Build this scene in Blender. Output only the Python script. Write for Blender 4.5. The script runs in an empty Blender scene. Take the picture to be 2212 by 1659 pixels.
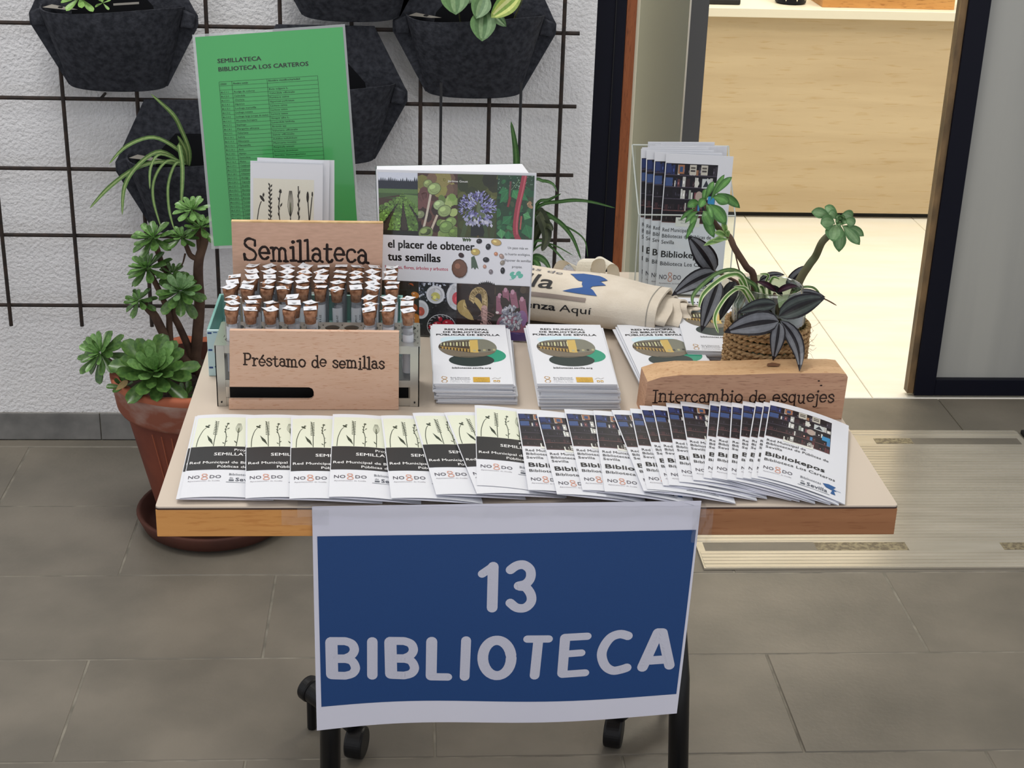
import bpy, math, random
import numpy as np
from mathutils import Vector, Matrix
random.seed(7)
R_=math.radians
S=bpy.context.scene
COL=S.collection
# ---------------------------------------------------------------- camera
F=3308.0; CXP,CYP=1106.0,829.5
def cam_axes(yaw,pitch,roll):
    cy,sy=math.cos(yaw),math.sin(yaw); cp,sp=math.cos(pitch),math.sin(pitch)
    f=Vector((sy*cp,cy*cp,-sp)); r=Vector((cy,-sy,0)); d=f.cross(r)
    c,s=math.cos(roll),math.sin(roll)
    return c*r+s*d, -s*r+c*d, f
AR,AD,AF=cam_axes(R_(4.17),R_(22.56),R_(-1.81))
CAM=Vector((0,0,1.494))
cd=bpy.data.cameras.new('camera'); cam=bpy.data.objects.new('camera',cd); COL.objects.link(cam)
cd.sensor_width=36; cd.lens=F/2212*36; cd.clip_start=.05
m=Matrix((AR,-AD,-AF)).transposed().to_4x4(); m.translation=CAM; cam.matrix_world=m
S.camera=cam
def ray(px,py): return AF+AR*((px-CXP)/F)+AD*((py-CYP)/F)
def Z(px,py,z):
    d=ray(px,py); return CAM+d*((z-CAM.z)/d.z)
def Y(px,py,y):
    d=ray(px,py); return CAM+d*((y-CAM.y)/d.y)
def pxm(P): return (Vector(P)-CAM).dot(AF)/F      # metres per pixel at P
# ---------------------------------------------------------------- world and light
S.view_settings.view_transform='Standard'; S.view_settings.look='None'
S.view_settings.gamma=1; S.view_settings.use_curve_mapping=False
S.view_settings.exposure=0.0
w=bpy.data.worlds.new('world'); S.world=w; w.use_nodes=True
w.node_tree.nodes['Background'].inputs[0].default_value=(.93,.945,1,1)
w.node_tree.nodes['Background'].inputs[1].default_value=.76
def area(name,loc,size,sy,power,color,rot=(0,0,0)):
    l=bpy.data.lights.new(name,'AREA'); l.shape='RECTANGLE'; l.size=size; l.size_y=sy; l.energy=power; l.color=color
    o=bpy.data.objects.new(name,l); o.location=loc; o.rotation_euler=rot; COL.objects.link(o); return o
area('hall_light',(-.55,2.15,2.95),.6,1.0,17,(1,.98,.97))
area('hall_light_back',(.4,.4,2.95),1.2,.6,9,(1,.98,.97))
area('wall_fill_light',(-.8,2.45,2.95),1.2,.5,13,(1,.98,.97))  # fill lamp added out of view to brighten the back wall
area('room_light',(1.5,4.35,2.6),1.6,1.0,44,(1,.94,.84))
area('room_light_far',(1.2,5.9,2.6),2.0,.6,16,(1,.94,.84))
# ---------------------------------------------------------------- helpers: materials
def lin(c):
    return tuple(((x/255)/12.92 if x/255<=.04045 else (((x/255)+.055)/1.055)**2.4) for x in c[:3])
def srgb(c): return lin(c)+(1,)
def mat(name,c,rough=.6,metal=0,spec=.5,noise=None,bump=None,c2=None,coat=0,scale=(1,1,1),detail=6,alpha=1,trans=0,contrast=(.35,.65),coord='Object'):
    """c,c2 sRGB 0-255; noise = texture scale mixing c and c2; bump=(scale,strength,distance)"""
    m=bpy.data.materials.new(name); m.use_nodes=True; nt=m.node_tree; N=nt.nodes; L=nt.links
    b=N['Principled BSDF']; b.inputs['Base Color'].default_value=srgb(c); b.inputs['Roughness'].default_value=rough
    b.inputs['Metallic'].default_value=metal; b.inputs['Specular IOR Level'].default_value=spec
    if coat: b.inputs['Coat Weight'].default_value=coat; b.inputs['Coat Roughness'].default_value=.08
    if trans: b.inputs['Transmission Weight'].default_value=trans
    if alpha<1: b.inputs['Alpha'].default_value=alpha
    if noise or bump:
        tc=N.new('ShaderNodeTexCoord'); mp=N.new('ShaderNodeMapping'); mp.inputs['Scale'].default_value=scale
        L.new(tc.outputs[coord],mp.inputs[0])
    if noise:
        n=N.new('ShaderNodeTexNoise'); n.inputs['Scale'].default_value=noise; n.inputs['Detail'].default_value=detail
        L.new(mp.outputs[0],n.inputs['Vector'])
        r=N.new('ShaderNodeValToRGB'); r.color_ramp.elements[0].position=contrast[0]; r.color_ramp.elements[1].position=contrast[1]
        r.color_ramp.elements[0].color=srgb(c); r.color_ramp.elements[1].color=srgb(c2 or c)
        L.new(n.outputs['Fac'],r.inputs[0]); L.new(r.outputs[0],b.inputs['Base Color'])
    if bump:
        n2=N.new('ShaderNodeTexNoise'); n2.inputs['Scale'].default_value=bump[0]; n2.inputs['Detail'].default_value=4
        L.new(mp.outputs[0],n2.inputs['Vector'])
        bp=N.new('ShaderNodeBump'); bp.inputs['Strength'].default_value=bump[1]; bp.inputs['Distance'].default_value=bump[2]
        L.new(n2.outputs['Fac'],bp.inputs['Height']); L.new(bp.outputs[0],b.inputs['Normal'])
    return m
def attrmat(name,rough=.55,coat=0,spec=.4,bump=None,noise=.0,nscale=300):
    m=bpy.data.materials.new(name); m.use_nodes=True; nt=m.node_tree; N=nt.nodes; L=nt.links
    b=N['Principled BSDF']; b.inputs['Roughness'].default_value=rough; b.inputs['Specular IOR Level'].default_value=spec
    if coat: b.inputs['Coat Weight'].default_value=coat; b.inputs['Coat Roughness'].default_value=.06
    a=N.new('ShaderNodeAttribute'); a.attribute_name='Col'
    if noise:
        tc=N.new('ShaderNodeTexCoord'); n=N.new('ShaderNodeTexNoise'); n.inputs['Scale'].default_value=nscale; n.inputs['Detail'].default_value=3
        L.new(tc.outputs['Object'],n.inputs['Vector'])
        mx=N.new('ShaderNodeMix'); mx.data_type='RGBA'; mx.blend_type='OVERLAY'; mx.inputs[0].default_value=noise
        L.new(a.outputs['Color'],mx.inputs[6]); L.new(n.outputs['Fac'],mx.inputs[7]); L.new(mx.outputs[2],b.inputs['Base Color'])
        if bump:
            bp=N.new('ShaderNodeBump'); bp.inputs['Strength'].default_value=bump[0]; bp.inputs['Distance'].default_value=bump[1]
            L.new(n.outputs['Fac'],bp.inputs['Height']); L.new(bp.outputs[0],b.inputs['Normal'])
    else: L.new(a.outputs['Color'],b.inputs['Base Color'])
    return m
def woodmat(name,c,c2,scale,rough=.5,bands=6,dark=None,spec=.4):
    """grain stretched along the axis whose scale is small"""
    m=bpy.data.materials.new(name); m.use_nodes=True; nt=m.node_tree; N=nt.nodes; L=nt.links
    b=N['Principled BSDF']; b.inputs['Roughness'].default_value=rough; b.inputs['Specular IOR Level'].default_value=spec
    tc=N.new('ShaderNodeTexCoord'); mp=N.new('ShaderNodeMapping'); mp.inputs['Scale'].default_value=scale
    L.new(tc.outputs['Object'],mp.inputs[0])
    n=N.new('ShaderNodeTexNoise'); n.inputs['Scale'].default_value=bands; n.inputs['Detail'].default_value=8; n.inputs['Distortion'].default_value=.4
    L.new(mp.outputs[0],n.inputs['Vector'])
    r=N.new('ShaderNodeValToRGB'); e=r.color_ramp.elements; e[0].position=.3; e[1].position=.68; e[0].color=srgb(c); e[1].color=srgb(c2)
    L.new(n.outputs['Fac'],r.inputs[0])
    n2=N.new('ShaderNodeTexNoise'); n2.inputs['Scale'].default_value=bands*7; n2.inputs['Detail'].default_value=4
    L.new(mp.outputs[0],n2.inputs['Vector'])
    r2=N.new('ShaderNodeValToRGB'); e=r2.color_ramp.elements; e[0].position=.33; e[1].position=.42
    e[0].color=srgb(dark or tuple(int(x*.72) for x in c)); e[1].color=(1,1,1,1)
    L.new(n2.outputs['Fac'],r2.inputs[0])
    mx=N.new('ShaderNodeMix'); mx.data_type='RGBA'; mx.blend_type='MULTIPLY'; mx.inputs[0].default_value=.55
    L.new(r.outputs[0],mx.inputs[6]); L.new(r2.outputs[0],mx.inputs[7]); L.new(mx.outputs[2],b.inputs['Base Color'])
    return m
def glassmat(name,tint=(255,255,255),fac=.12,rough=.02,dens=1.0):
    m=bpy.data.materials.new(name); m.use_nodes=True; nt=m.node_tree; N=nt.nodes; L=nt.links
    for n in list(N):
        if n.type=='BSDF_PRINCIPLED': N.remove(n)
    o=[n for n in N if n.type=='OUTPUT_MATERIAL'][0]
    t=N.new('ShaderNodeBsdfTransparent'); t.inputs[0].default_value=srgb(tint)
    g=N.new('ShaderNodeBsdfGlossy'); g.inputs['Roughness'].default_value=rough
    fr=N.new('ShaderNodeLayerWeight'); fr.inputs['Blend'].default_value=.35
    mt=N.new('ShaderNodeMath'); mt.operation='MULTIPLY_ADD'; mt.inputs[1].default_value=dens*.8; mt.inputs[2].default_value=fac
    mx=N.new('ShaderNodeMixShader')
    L.new(fr.outputs['Facing'],mt.inputs[0]); L.new(mt.outputs[0],mx.inputs[0]); L.new(t.outputs[0],mx.inputs[1]); L.new(g.outputs[0],mx.inputs[2]); L.new(mx.outputs[0],o.inputs[0])
    return m
# ---------------------------------------------------------------- helpers: objects
def tag(o,label=None,cat=None,group=None,kind=None):
    if label: o['label']=label
    if cat: o['category']=cat
    if group: o['group']=group
    if kind: o['kind']=kind
    return o
def empty(name,loc=(0,0,0),label=None,cat=None,group=None):
    o=bpy.data.objects.new(name,None); o.location=loc; o.empty_display_size=.02; COL.objects.link(o)
    return tag(o,label,cat,group)
class MB:
    def __init__(s): s.v=[]; s.f=[]; s.c=[]; s.mi=[]
    def add(s,vs,fs,col=None,mi=0):
        n=len(s.v); s.v+= [tuple(p) for p in vs]
        for f in fs: s.f.append(tuple(i+n for i in f)); s.c.append(col); s.mi.append(mi)
    def box(s,a,b,col=None,mi=0):
        x0,y0,z0=a; x1,y1,z1=b
        s.add([(x0,y0,z0),(x1,y0,z0),(x1,y1,z0),(x0,y1,z0),(x0,y0,z1),(x1,y0,z1),(x1,y1,z1),(x0,y1,z1)],
              [(0,3,2,1),(4,5,6,7),(0,1,5,4),(1,2,6,5),(2,3,7,6),(3,0,4,7)],col,mi)
    def tube(s,pts,r,n=8,cap=True,col=None,mi=0):
        pts=[Vector(p) for p in pts]; k=len(pts)
        rr=r if isinstance(r,(list,tuple)) else [r]*k
        up=Vector((0,0,1)) if abs((pts[-1]-pts[0]).normalized().z)<.9 else Vector((1,0,0))
        vs=[]
        for i,p in enumerate(pts):
            t=(pts[min(i+1,k-1)]-pts[max(i-1,0)]).normalized()
            a=t.cross(up)
            if a.length<1e-5: a=t.cross(Vector((0,1,0)))
            a.normalize(); b=t.cross(a).normalized(); up=-b if False else up
            for j in range(n):
                q=2*math.pi*j/n; vs.append(p+a*math.cos(q)*rr[i]+b*math.sin(q)*rr[i])
        fs=[(i*n+j,i*n+(j+1)%n,(i+1)*n+(j+1)%n,(i+1)*n+j) for i in range(k-1) for j in range(n)]
        if cap: fs+=[tuple(range(n))[::-1],tuple((k-1)*n+j for j in range(n))]
        s.add(vs,fs,col,mi)
    def lathe(s,prof,n=24,c=(0,0,0),col=None,mi=0,cap0=False,cap1=False):
        vs=[(c[0]+r*math.cos(2*math.pi*j/n),c[1]+r*math.sin(2*math.pi*j/n),c[2]+z) for r,z in prof for j in range(n)]
        k=len(prof)
        fs=[(i*n+j,i*n+(j+1)%n,(i+1)*n+(j+1)%n,(i+1)*n+j) for i in range(k-1) for j in range(n)]
        if cap0: fs.append(tuple(range(n))[::-1])
        if cap1: fs.append(tuple((k-1)*n+j for j in range(n)))
        s.add(vs,fs,col,mi)
    def grid(s,fn,nu,nv,col=None,mi=0,colfn=None):
        vs=[fn(i/nu,j/nv) for j in range(nv+1) for i in range(nu+1)]
        n0=len(s.v); s.v+=[tuple(p) for p in vs]
        for j in range(nv):
            for i in range(nu):
                a=j*(nu+1)+i+n0
                s.f.append((a,a+1,a+nu+2,a+nu+1)); s.mi.append(mi)
                s.c.append(colfn((i+.5)/nu,(j+.5)/nv) if colfn else col)
    def prism(s,poly,z0,z1,axis='z',col=None,mi=0):
        n=len(poly)
        def P(p,h):
            return (p[0],p[1],h) if axis=='z' else ((p[0],h,p[1]) if axis=='y' else (h,p[0],p[1]))
        vs=[P(p,z0) for p in poly]+[P(p,z1) for p in poly]
        fs=[tuple(range(n))[::-1],tuple(range(n,2*n))]+[(i,(i+1)%n,(i+1)%n+n,i+n) for i in range(n)]
        s.add(vs,fs,col,mi)
    def mesh(s,name,mats,smooth=False):
        me=bpy.data.meshes.new(name); me.from_pydata(s.v,[],s.f)
        for m in (mats if isinstance(mats,(list,tuple)) else [mats]): me.materials.append(m)
        if any(s.mi): me.polygons.foreach_set('material_index',s.mi)
        if smooth: me.polygons.foreach_set('use_smooth',[True]*len(me.polygons))
        if any(c is not None for c in s.c):
            at=me.color_attributes.new('Col','FLOAT_COLOR','CORNER'); buf=[]
            for c,f in zip(s.c,s.f):
                l=lin(c or (255,255,255)); buf+=[l[0],l[1],l[2],1]*len(f)
            at.data.foreach_set('color',buf)
        me.update(); return me
    def build(s,name,mats,parent=None,smooth=False,bevel=0,loc=None):
        me=s.mesh(name,mats,smooth); o=bpy.data.objects.new(name,me); COL.objects.link(o)
        if parent is not None: o.parent=parent
        if loc is not None: o.location=loc
        if bevel:
            b=o.modifiers.new('bevel','BEVEL'); b.width=bevel; b.segments=2; b.limit_method='ANGLE'
        return o
def link(name,me,parent=None,mw=None,loc=None):
    o=bpy.data.objects.new(name,me); COL.objects.link(o)
    if parent is not None: o.parent=parent
    if loc is not None: o.location=loc
    if mw is not None: o.matrix_local=mw
    return o
def copy_tree(o,parent=None):
    c=o.copy(); COL.objects.link(c); c.parent=parent
    for ch in list(o.children): copy_tree(ch,c)
    return c
def fixn(o):
    import bmesh
    b=bmesh.new(); b.from_mesh(o.data); bmesh.ops.recalc_face_normals(b,faces=b.faces); b.to_mesh(o.data); b.free(); return o
# ---------------------------------------------------------------- helpers: flat print
_tc={}
def txt(s,size,bold=0,sx=1,res=2):
    key=(s,bold,res)
    if key not in _tc:
        c=bpy.data.curves.new('t','FONT'); c.body=s; c.size=1; c.offset=bold; c.resolution_u=res
        o=bpy.data.objects.new('t',c); COL.objects.link(o)
        dg=bpy.context.evaluated_depsgraph_get(); e=o.evaluated_get(dg); me=e.to_mesh()
        _tc[key]=([(v.co.x,v.co.y) for v in me.vertices],[tuple(p.vertices) for p in me.polygons])
        e.to_mesh_clear(); bpy.data.objects.remove(o); bpy.data.curves.remove(c)
    v,f=_tc[key]
    return [(x*size*sx,y*size) for x,y in v],f
def clip(poly,cl):
    out=list(poly); n=len(cl)
    ar=sum(cl[i][0]*cl[(i+1)%n][1]-cl[(i+1)%n][0]*cl[i][1] for i in range(n)); sg=1 if ar>0 else -1
    for i in range(n):
        ax,ay=cl[i]; bx,by=cl[(i+1)%n]; inp=out; out=[]
        if not inp: return []
        def d(p): return sg*((bx-ax)*(p[1]-ay)-(by-ay)*(p[0]-ax))
        for k in range(len(inp)):
            p,q=inp[k],inp[(k+1)%len(inp)]; dp,dq=d(p),d(q)
            if dp>=0: out.append(p)
            if (dp>=0)!=(dq>=0):
                t=dp/(dp-dq); out.append((p[0]+t*(q[0]-p[0]),p[1]+t*(q[1]-p[1])))
    return out
def ell(cx,cy,rx,ry,n=16,rot=0,a0=0,a1=360):
    c,s=math.cos(R_(rot)),math.sin(R_(rot)); P=[]
    k=n if a1-a0>=360 else n+1
    for i in range(k):
        q=R_(a0+(a1-a0)*i/n); x,y=rx*math.cos(q),ry*math.sin(q); P.append((cx+x*c-y*s,cy+x*s+y*c))
    return P
class PR:
    def __init__(s): s.items=[]; s.cl=None
    def raw(s,vs,fs,col): s.items.append((vs,fs,col))
    def poly(s,p,col):
        if s.cl: p=clip(p,s.cl)
        if len(p)>2: s.raw(p,[tuple(range(len(p)))],col)
    def rect(s,x0,y0,x1,y1,col,n=1,m=1):
        if s.cl: return s.poly([(x0,y0),(x1,y0),(x1,y1),(x0,y1)],col)
        vs=[(x0+(x1-x0)*i/n,y0+(y1-y0)*j/m) for j in range(m+1) for i in range(n+1)]
        s.raw(vs,[(j*(n+1)+i,j*(n+1)+i+1,(j+1)*(n+1)+i+1,(j+1)*(n+1)+i) for j in range(m) for i in range(n)],col)
    def ell(s,cx,cy,rx,ry,col,n=16,rot=0): s.poly(ell(cx,cy,rx,ry,n,rot),col)
    def text(s,t,x,y,size,col,bold=0,sx=1,al='l',res=2,shear=0,rot=0):
        vs,fs=txt(t,size,0,sx,res)
        if not vs: return
        if bold:
            b_=bold*size*.75
            for ox,oy in ((-b_,-b_*.5),(b_,-b_*.5),(-b_,b_*.5)): s.text(t,x+ox,y+oy,size,col,0,sx,al,res,shear,rot)
            x+=b_; y+=b_*.5
        w=max(v[0] for v in vs); dx={'l':0,'c':-w/2,'r':-w}[al]
        c,q=math.cos(R_(rot)),math.sin(R_(rot))
        P=[(v[0]+dx+v[1]*shear,v[1]) for v in vs]
        s.raw([(x+a*c-b*q,y+a*q+b*c) for a,b in P],fs,col)
    def textw(s,t,x,y,size,w,col,bold=0,al='l',res=2):
        vs,_=txt(t,size,0,1,res); W=max(v[0] for v in vs)
        s.text(t,x,y,size,col,bold,w/W,al,res)
    def stroke(s,pts,wd,col,cap=True,k=8):
        if s.cl:
            for a,b in zip(pts,pts[1:]):
                wa=wd if not isinstance(wd,(list,tuple)) else wd[0]
                dx,dy=b[0]-a[0],b[1]-a[1]; l=math.hypot(dx,dy) or 1; nx,ny=-dy/l*wa/2,dx/l*wa/2
                s.poly([(a[0]+nx,a[1]+ny),(a[0]-nx,a[1]-ny),(b[0]-nx,b[1]-ny),(b[0]+nx,b[1]+ny)],col)
            return
        vs,fs=strokegeo(pts,wd,cap,k); s.raw(vs,fs,col)
    def build(s,name,surf,parent,mt,thick=.0005,off=.00015):
        mb=MB(); N=max(1,len(s.items)); dl=min(3e-5,thick/N)
        for i,(vs,fs,col) in enumerate(s.items):
            mb.add([surf(x,y,off+dl*i) for x,y in vs],fs,col)
        return mb.build(name,mt,parent)
def strokegeo(pts,wd,cap=True,k=8):
    vs=[];fs=[]; n=len(pts)
    W=wd if isinstance(wd,(list,tuple)) else [wd]*n
    for i in range(n-1):
        a,b=pts[i],pts[i+1]; dx,dy=b[0]-a[0],b[1]-a[1]; l=math.hypot(dx,dy) or 1; nx,ny=-dy/l/2,dx/l/2
        o=len(vs); vs+=[(a[0]+nx*W[i],a[1]+ny*W[i]),(a[0]-nx*W[i],a[1]-ny*W[i]),(b[0]-nx*W[i+1],b[1]-ny*W[i+1]),(b[0]+nx*W[i+1],b[1]+ny*W[i+1])]; fs.append((o,o+1,o+2,o+3))
    done=set()
    for i in range(n):
        if not cap and i in (0,n-1): continue
        kk=(round(pts[i][0],6),round(pts[i][1],6))
        if kk in done: continue
        done.add(kk)
        o=len(vs); vs+=ell(pts[i][0],pts[i][1],W[i]/2,W[i]/2,k); fs.append(tuple(range(o,o+k)))
    return vs,fs
def lift(vs,fs,e=2.5e-6):
    """tiny separate heights for the overlapping pieces of one stroke"""
    z=[0]*len(vs)
    for k,f in enumerate(fs):
        for i in f: z[i]=e*(k%60)
    return z
def arc(cx,cy,rx,ry,a0,a1,n=10): return [(cx+rx*math.cos(R_(a0+(a1-a0)*i/n)),cy+ry*math.sin(R_(a0+(a1-a0)*i/n))) for i in range(n+1)]
def smooth(pts,n=6):
    """Catmull-Rom through the points"""
    P=[pts[0]]+list(pts)+[pts[-1]]; out=[]
    for i in range(1,len(P)-2):
        a,b,c,d=[Vector(p) for p in P[i-1:i+3]]
        for k in range(n):
            t=k/n; out.append(.5*((2*b)+(c-a)*t+(2*a-5*b+4*c-d)*t*t+(3*b-a-3*c+d)*t**3))
    out.append(Vector(P[-2])); return out
def sm2(pts,n=6): return [(p.x,p.y) for p in smooth([(x,y,0) for x,y in pts],n)]
# burnt typewriter letters, drawn as strokes (x-height 1)
def sf(x,y,w=.2): return [(x-w,y),(x+w,y)]
GL={
'a':(.86,[arc(.36,.3,.3,.29,0,360,14),[(.1,.82)]+arc(.36,.7,.28,.28,150,0,6)+[(.65,.08),(.85,.02)]]),
'b':(.95,[[(.18,0),(.18,1.55),(.0,1.5)],arc(.48,.5,.34,.48,0,360,14)]),
'c':(.85,[arc(.44,.5,.38,.48,40,320,12)]),
'd':(.95,[[(.74,1.55),(.74,.03),(.92,0)],arc(.4,.5,.34,.48,0,360,14),[(.58,1.52),(.74,1.55)]]),
'e':(.88,[[(.07,.53),(.8,.53)]+arc(.43,.53,.37,.47,0,320,12)]),
'i':(.5,[[(.05,.97),(.25,1),(.25,0)],sf(.25,0,.22),arc(.25,1.38,.06,.06,0,360,6)]),
'j':(.45,[[(.05,.97),(.28,1),(.28,-.35)]+arc(.08,-.35,.2,.2,0,-140,5),arc(.28,1.38,.06,.06,0,360,6)]),
'l':(.5,[[(.03,1.52),(.25,1.58),(.25,0)],sf(.25,0,.22)]),
'm':(1.45,[[(.0,.95),(.18,1),(.18,0)],arc(.42,.66,.24,.32,180,0,7)+[(.66,0)],arc(.9,.66,.24,.32,180,0,7)+[(1.14,0)],sf(.18,0,.15),sf(.66,0,.13),sf(1.16,0,.17)]),
'n':(1.0,[[(.0,.95),(.18,1),(.18,0)],arc(.46,.66,.28,.32,180,0,7)+[(.74,0)],sf(.18,0,.16),sf(.76,0,.17)]),
'o':(.95,[arc(.46,.5,.38,.48,0,360,16)]),
'q':(.95,[[(.74,1),(.74,-.5)],arc(.4,.5,.34,.48,0,360,14),sf(.74,-.5,.18)]),
'r':(.75,[[(.02,.97),(.22,1),(.22,0)],[(.22,.6),(.4,.9),(.6,.98),(.7,.88)],sf(.24,0,.2)]),
's':(.8,[sm2([(.68,.75),(.55,.95),(.3,.97),(.12,.78),(.3,.56),(.58,.42),(.7,.22),(.5,.02),(.22,.03),(.08,.25)],3)]),
't':(.75,[[(.28,1.35),(.28,.2),(.4,.03),(.62,.08),(.66,.2)],[(.05,1),(.6,1)]]),
'u':(1.0,[[(.0,.97),(.18,1),(.18,.35)]+arc(.44,.32,.26,.3,180,300,5)+[(.74,.3)],[(.58,.97),(.74,1),(.74,.03),(.92,0)]]),
'é':(.88,[[(.07,.53),(.8,.53)]+arc(.43,.53,.37,.47,0,320,12),[(.4,1.15),(.62,1.45)]]),
'S':(1.15,[sm2([(.95,1.15),(.92,1.45),(.6,1.6),(.25,1.5),(.15,1.2),(.4,.92),(.8,.7),(1,.4),(.85,.08),(.5,-.02),(.2,.08),(.1,.4)],3),[(.95,1.5),(.95,1.1)],[(.1,.45),(.1,.0)]]),
'P':(1.05,[[(.2,1.5),(.2,0)],[(.05,1.5),(.55,1.5)]+arc(.58,1.1,.34,.4,90,-90,8)+[(.2,.7)],sf(.22,0,.22)]),
'I':(.62,[[(.3,1.5),(.3,0)],sf(.3,1.5,.26),sf(.3,0,.26)]),
' ':(.6,[])}
def burnt(pr,s,x,y,h,wtot,wd,col,rnd,j=.05,kern=.06):
    tot=sum(GL[c][0]+kern for c in s); sx=wtot/tot; cx=x
    for ch in s:
        w,st=GL[ch]; dy=rnd.uniform(-j,j)*h
        for p in st:
            pts=[(cx+a*sx+rnd.uniform(-.25,.25)*wd*.4,y+dy+b*h+rnd.uniform(-.25,.25)*wd*.4) for a,b in p]
            pr.stroke(pts,[wd*rnd.uniform(.75,1.2) for _ in pts],col)
        cx+=(w+kern)*sx
# ---------------------------------------------------------------- materials
M={}
M['stucco']=mat('stucco',(240,240,242),.85,noise=3,c2=(246,246,247),bump=(130,.75,.006))
M['base_tile']=mat('base_tile',(108,108,107),.6,noise=14,c2=(138,137,134),bump=(60,.2,.002))
M['slate']=mat('slate',(112,107,97),.42,noise=4,c2=(134,127,115),bump=(90,.2,.002),detail=12,spec=.35)
M['grout']=mat('grout',(112,108,98),.9,noise=20,c2=(150,145,132))
M['marble']=mat('marble',(250,246,232),.3,noise=3,c2=(254,252,244),scale=(1,4,1),spec=.4)
M['navy']=mat('navy_paint',(11,13,28),.45,spec=.2)
M['brown_wood']=woodmat('brown_wood',(134,74,40),(160,92,52),(20,20,1.2))
M['cream']=mat('cream_paint',(232,226,200),.6)
M['room_wall']=mat('room_wall',(238,232,214),.8)
M['grey_door']=mat('grey_door',(148,160,166),.5)
M['frost']=mat('frosted_glass',(160,160,156),.35,noise=2.2,c2=(178,178,172),scale=(3,3,.2),spec=.4)
M['tan_edge']=mat('tan_edge',(140,112,76),.6,noise=30,c2=(96,78,54),scale=(1,1,.4))
M['alu']=mat('aluminium',(205,198,182),.26,metal=.5,noise=6,c2=(220,213,198),scale=(.6,4,1))
M['alu_worn']=mat('alu_worn',(118,108,90),.6,metal=.3,noise=110,c2=(160,150,122),bump=(200,.5,.002),contrast=(.4,.6))
M['dark']=mat('dark',(20,20,22),.6)
M['counter']=woodmat('counter_veneer',(196,174,140),(212,192,158),(.5,1,5),.5,3,dark=(236,222,196))
M['counter_top']=mat('counter_top',(240,234,215),.4)
M['box_wood']=woodmat('box_wood',(196,140,78),(214,160,96),(1,1,8),.5,4)
M['felt']=mat('felt',(44,46,52),.95,noise=90,c2=(66,68,75),bump=(150,.6,.003),spec=.15,detail=8)
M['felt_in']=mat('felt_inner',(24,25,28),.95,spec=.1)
M['lining']=mat('lining',(150,146,138),.8)
M['rust']=mat('rusty_steel',(30,24,22),.7,noise=60,c2=(52,38,30),bump=(200,.4,.001))
M['black_rod']=mat('black_rod',(20,20,24),.4)
M['soil']=mat('soil',(38,30,25),.95,noise=60,c2=(62,50,40),bump=(90,1,.01))
M['terra']=mat('terracotta',(138,76,58),.75,noise=7,c2=(108,60,50),bump=(60,.15,.002),spec=.25)
M['terra_lime']=mat('terracotta_limed',(150,92,74),.85,noise=9,c2=(190,172,162),bump=(60,.2,.002),spec=.2,contrast=(.45,.7),scale=(1,1,2))
M['terra_rim']=mat('terracotta_rim',(172,96,68),.7,noise=12,c2=(188,112,84),spec=.25)
M['terra_dark']=mat('terracotta_dark',(92,56,46),.7,noise=9,c2=(74,46,40),bump=(60,.15,.002),spec=.25)  # darker terracotta for the saucer and the pot's inner wall
M['bark']=mat('bark',(74,54,44),.85,noise=30,c2=(100,76,60),bump=(80,.5,.003))
M['gstem']=mat('green_stem',(70,84,50),.6,noise=30,c2=(96,88,60),bump=(90,.4,.002))
M['leaf_d']=mat('leaf_dark',(66,102,50),.30,noise=9,c2=(96,132,66),spec=.55)
M['leaf_m']=mat('leaf_mid',(104,148,80),.35,noise=9,c2=(134,176,104),spec=.55)
M['leaf_l']=mat('leaf_light',(146,184,104),.4,noise=9,c2=(120,164,82),spec=.5)
M['leaf_g']=mat('leaf_grey_green',(98,136,86),.4,noise=12,c2=(126,160,110),spec=.5)
M['leaf_attr']=attrmat('leaf_print',.42,spec=.3,noise=.35,nscale=160)
M['laminate']=mat('laminate',(206,192,176),.45,noise=2,c2=(210,195,178),spec=.35)
M['lam_edge']=mat('laminate_edge',(58,36,28),.5)
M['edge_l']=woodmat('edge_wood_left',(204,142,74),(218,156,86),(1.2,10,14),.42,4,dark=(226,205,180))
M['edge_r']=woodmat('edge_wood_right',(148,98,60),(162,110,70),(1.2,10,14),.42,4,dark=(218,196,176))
M['black_steel']=mat('black_steel',(10,10,13),.3,spec=.4)
M['black_plastic']=mat('black_plastic',(17,17,19),.45,spec=.35)
M['paper']=mat('paper',(225,227,233),.7,spec=.3)
M['paper2']=mat('paper_inner',(222,222,232),.75,spec=.3)
M['print']=attrmat('print_ink',.5,spec=.35,noise=.10,nscale=900)
M['sign_paper']=mat('sign_paper',(212,211,224),.6,noise=4,c2=(218,217,228))
M['gloss']=attrmat('gloss_print',.25,coat=.6,spec=.5,noise=.15,nscale=500)
M['clear']=glassmat('clear_film',(235,238,238),.10,.12)
M['tape']=glassmat('tape',(252,252,252),.05,.2,.5)
M['acrylic']=glassmat('acrylic',(250,252,252),.012,.03,.05)
M['acrylic_edge']=mat('acrylic_edge',(205,212,208),.15,alpha=.75)
M['tubeglass']=glassmat('tube_glass',(250,251,252),.03,.03,.18)
M['jarglass']=glassmat('jar_glass',(215,225,218),.06,.03,.8)
M['cork']=mat('cork',(184,138,108),.85,noise=220,c2=(132,90,66),bump=(300,.8,.001),spec=.15)
M['steel']=mat('steel',(190,188,182),.3,metal=.9,noise=8,c2=(200,200,196),scale=(1,1,.3))
M['teal_pale']=mat('teal_pale',(196,224,226),.4)
M['teal']=mat('teal',(120,176,168),.4,noise=9,c2=(156,202,198))
M['ply']=woodmat('plywood',(214,176,150),(222,186,162),(3,3,26),.65,5,dark=(222,190,168))
M['ply2']=mat('plywood_back',(208,168,144),.7,noise=30,c2=(220,180,156),scale=(2,2,9))
M['ply_edge']=mat('ply_edge',(230,198,150),.7,noise=60,c2=(208,170,120))
M['pine_top']=woodmat('pine_top',(212,174,132),(196,156,114),(5,22,22),.6,4,dark=(190,140,95))
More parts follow.
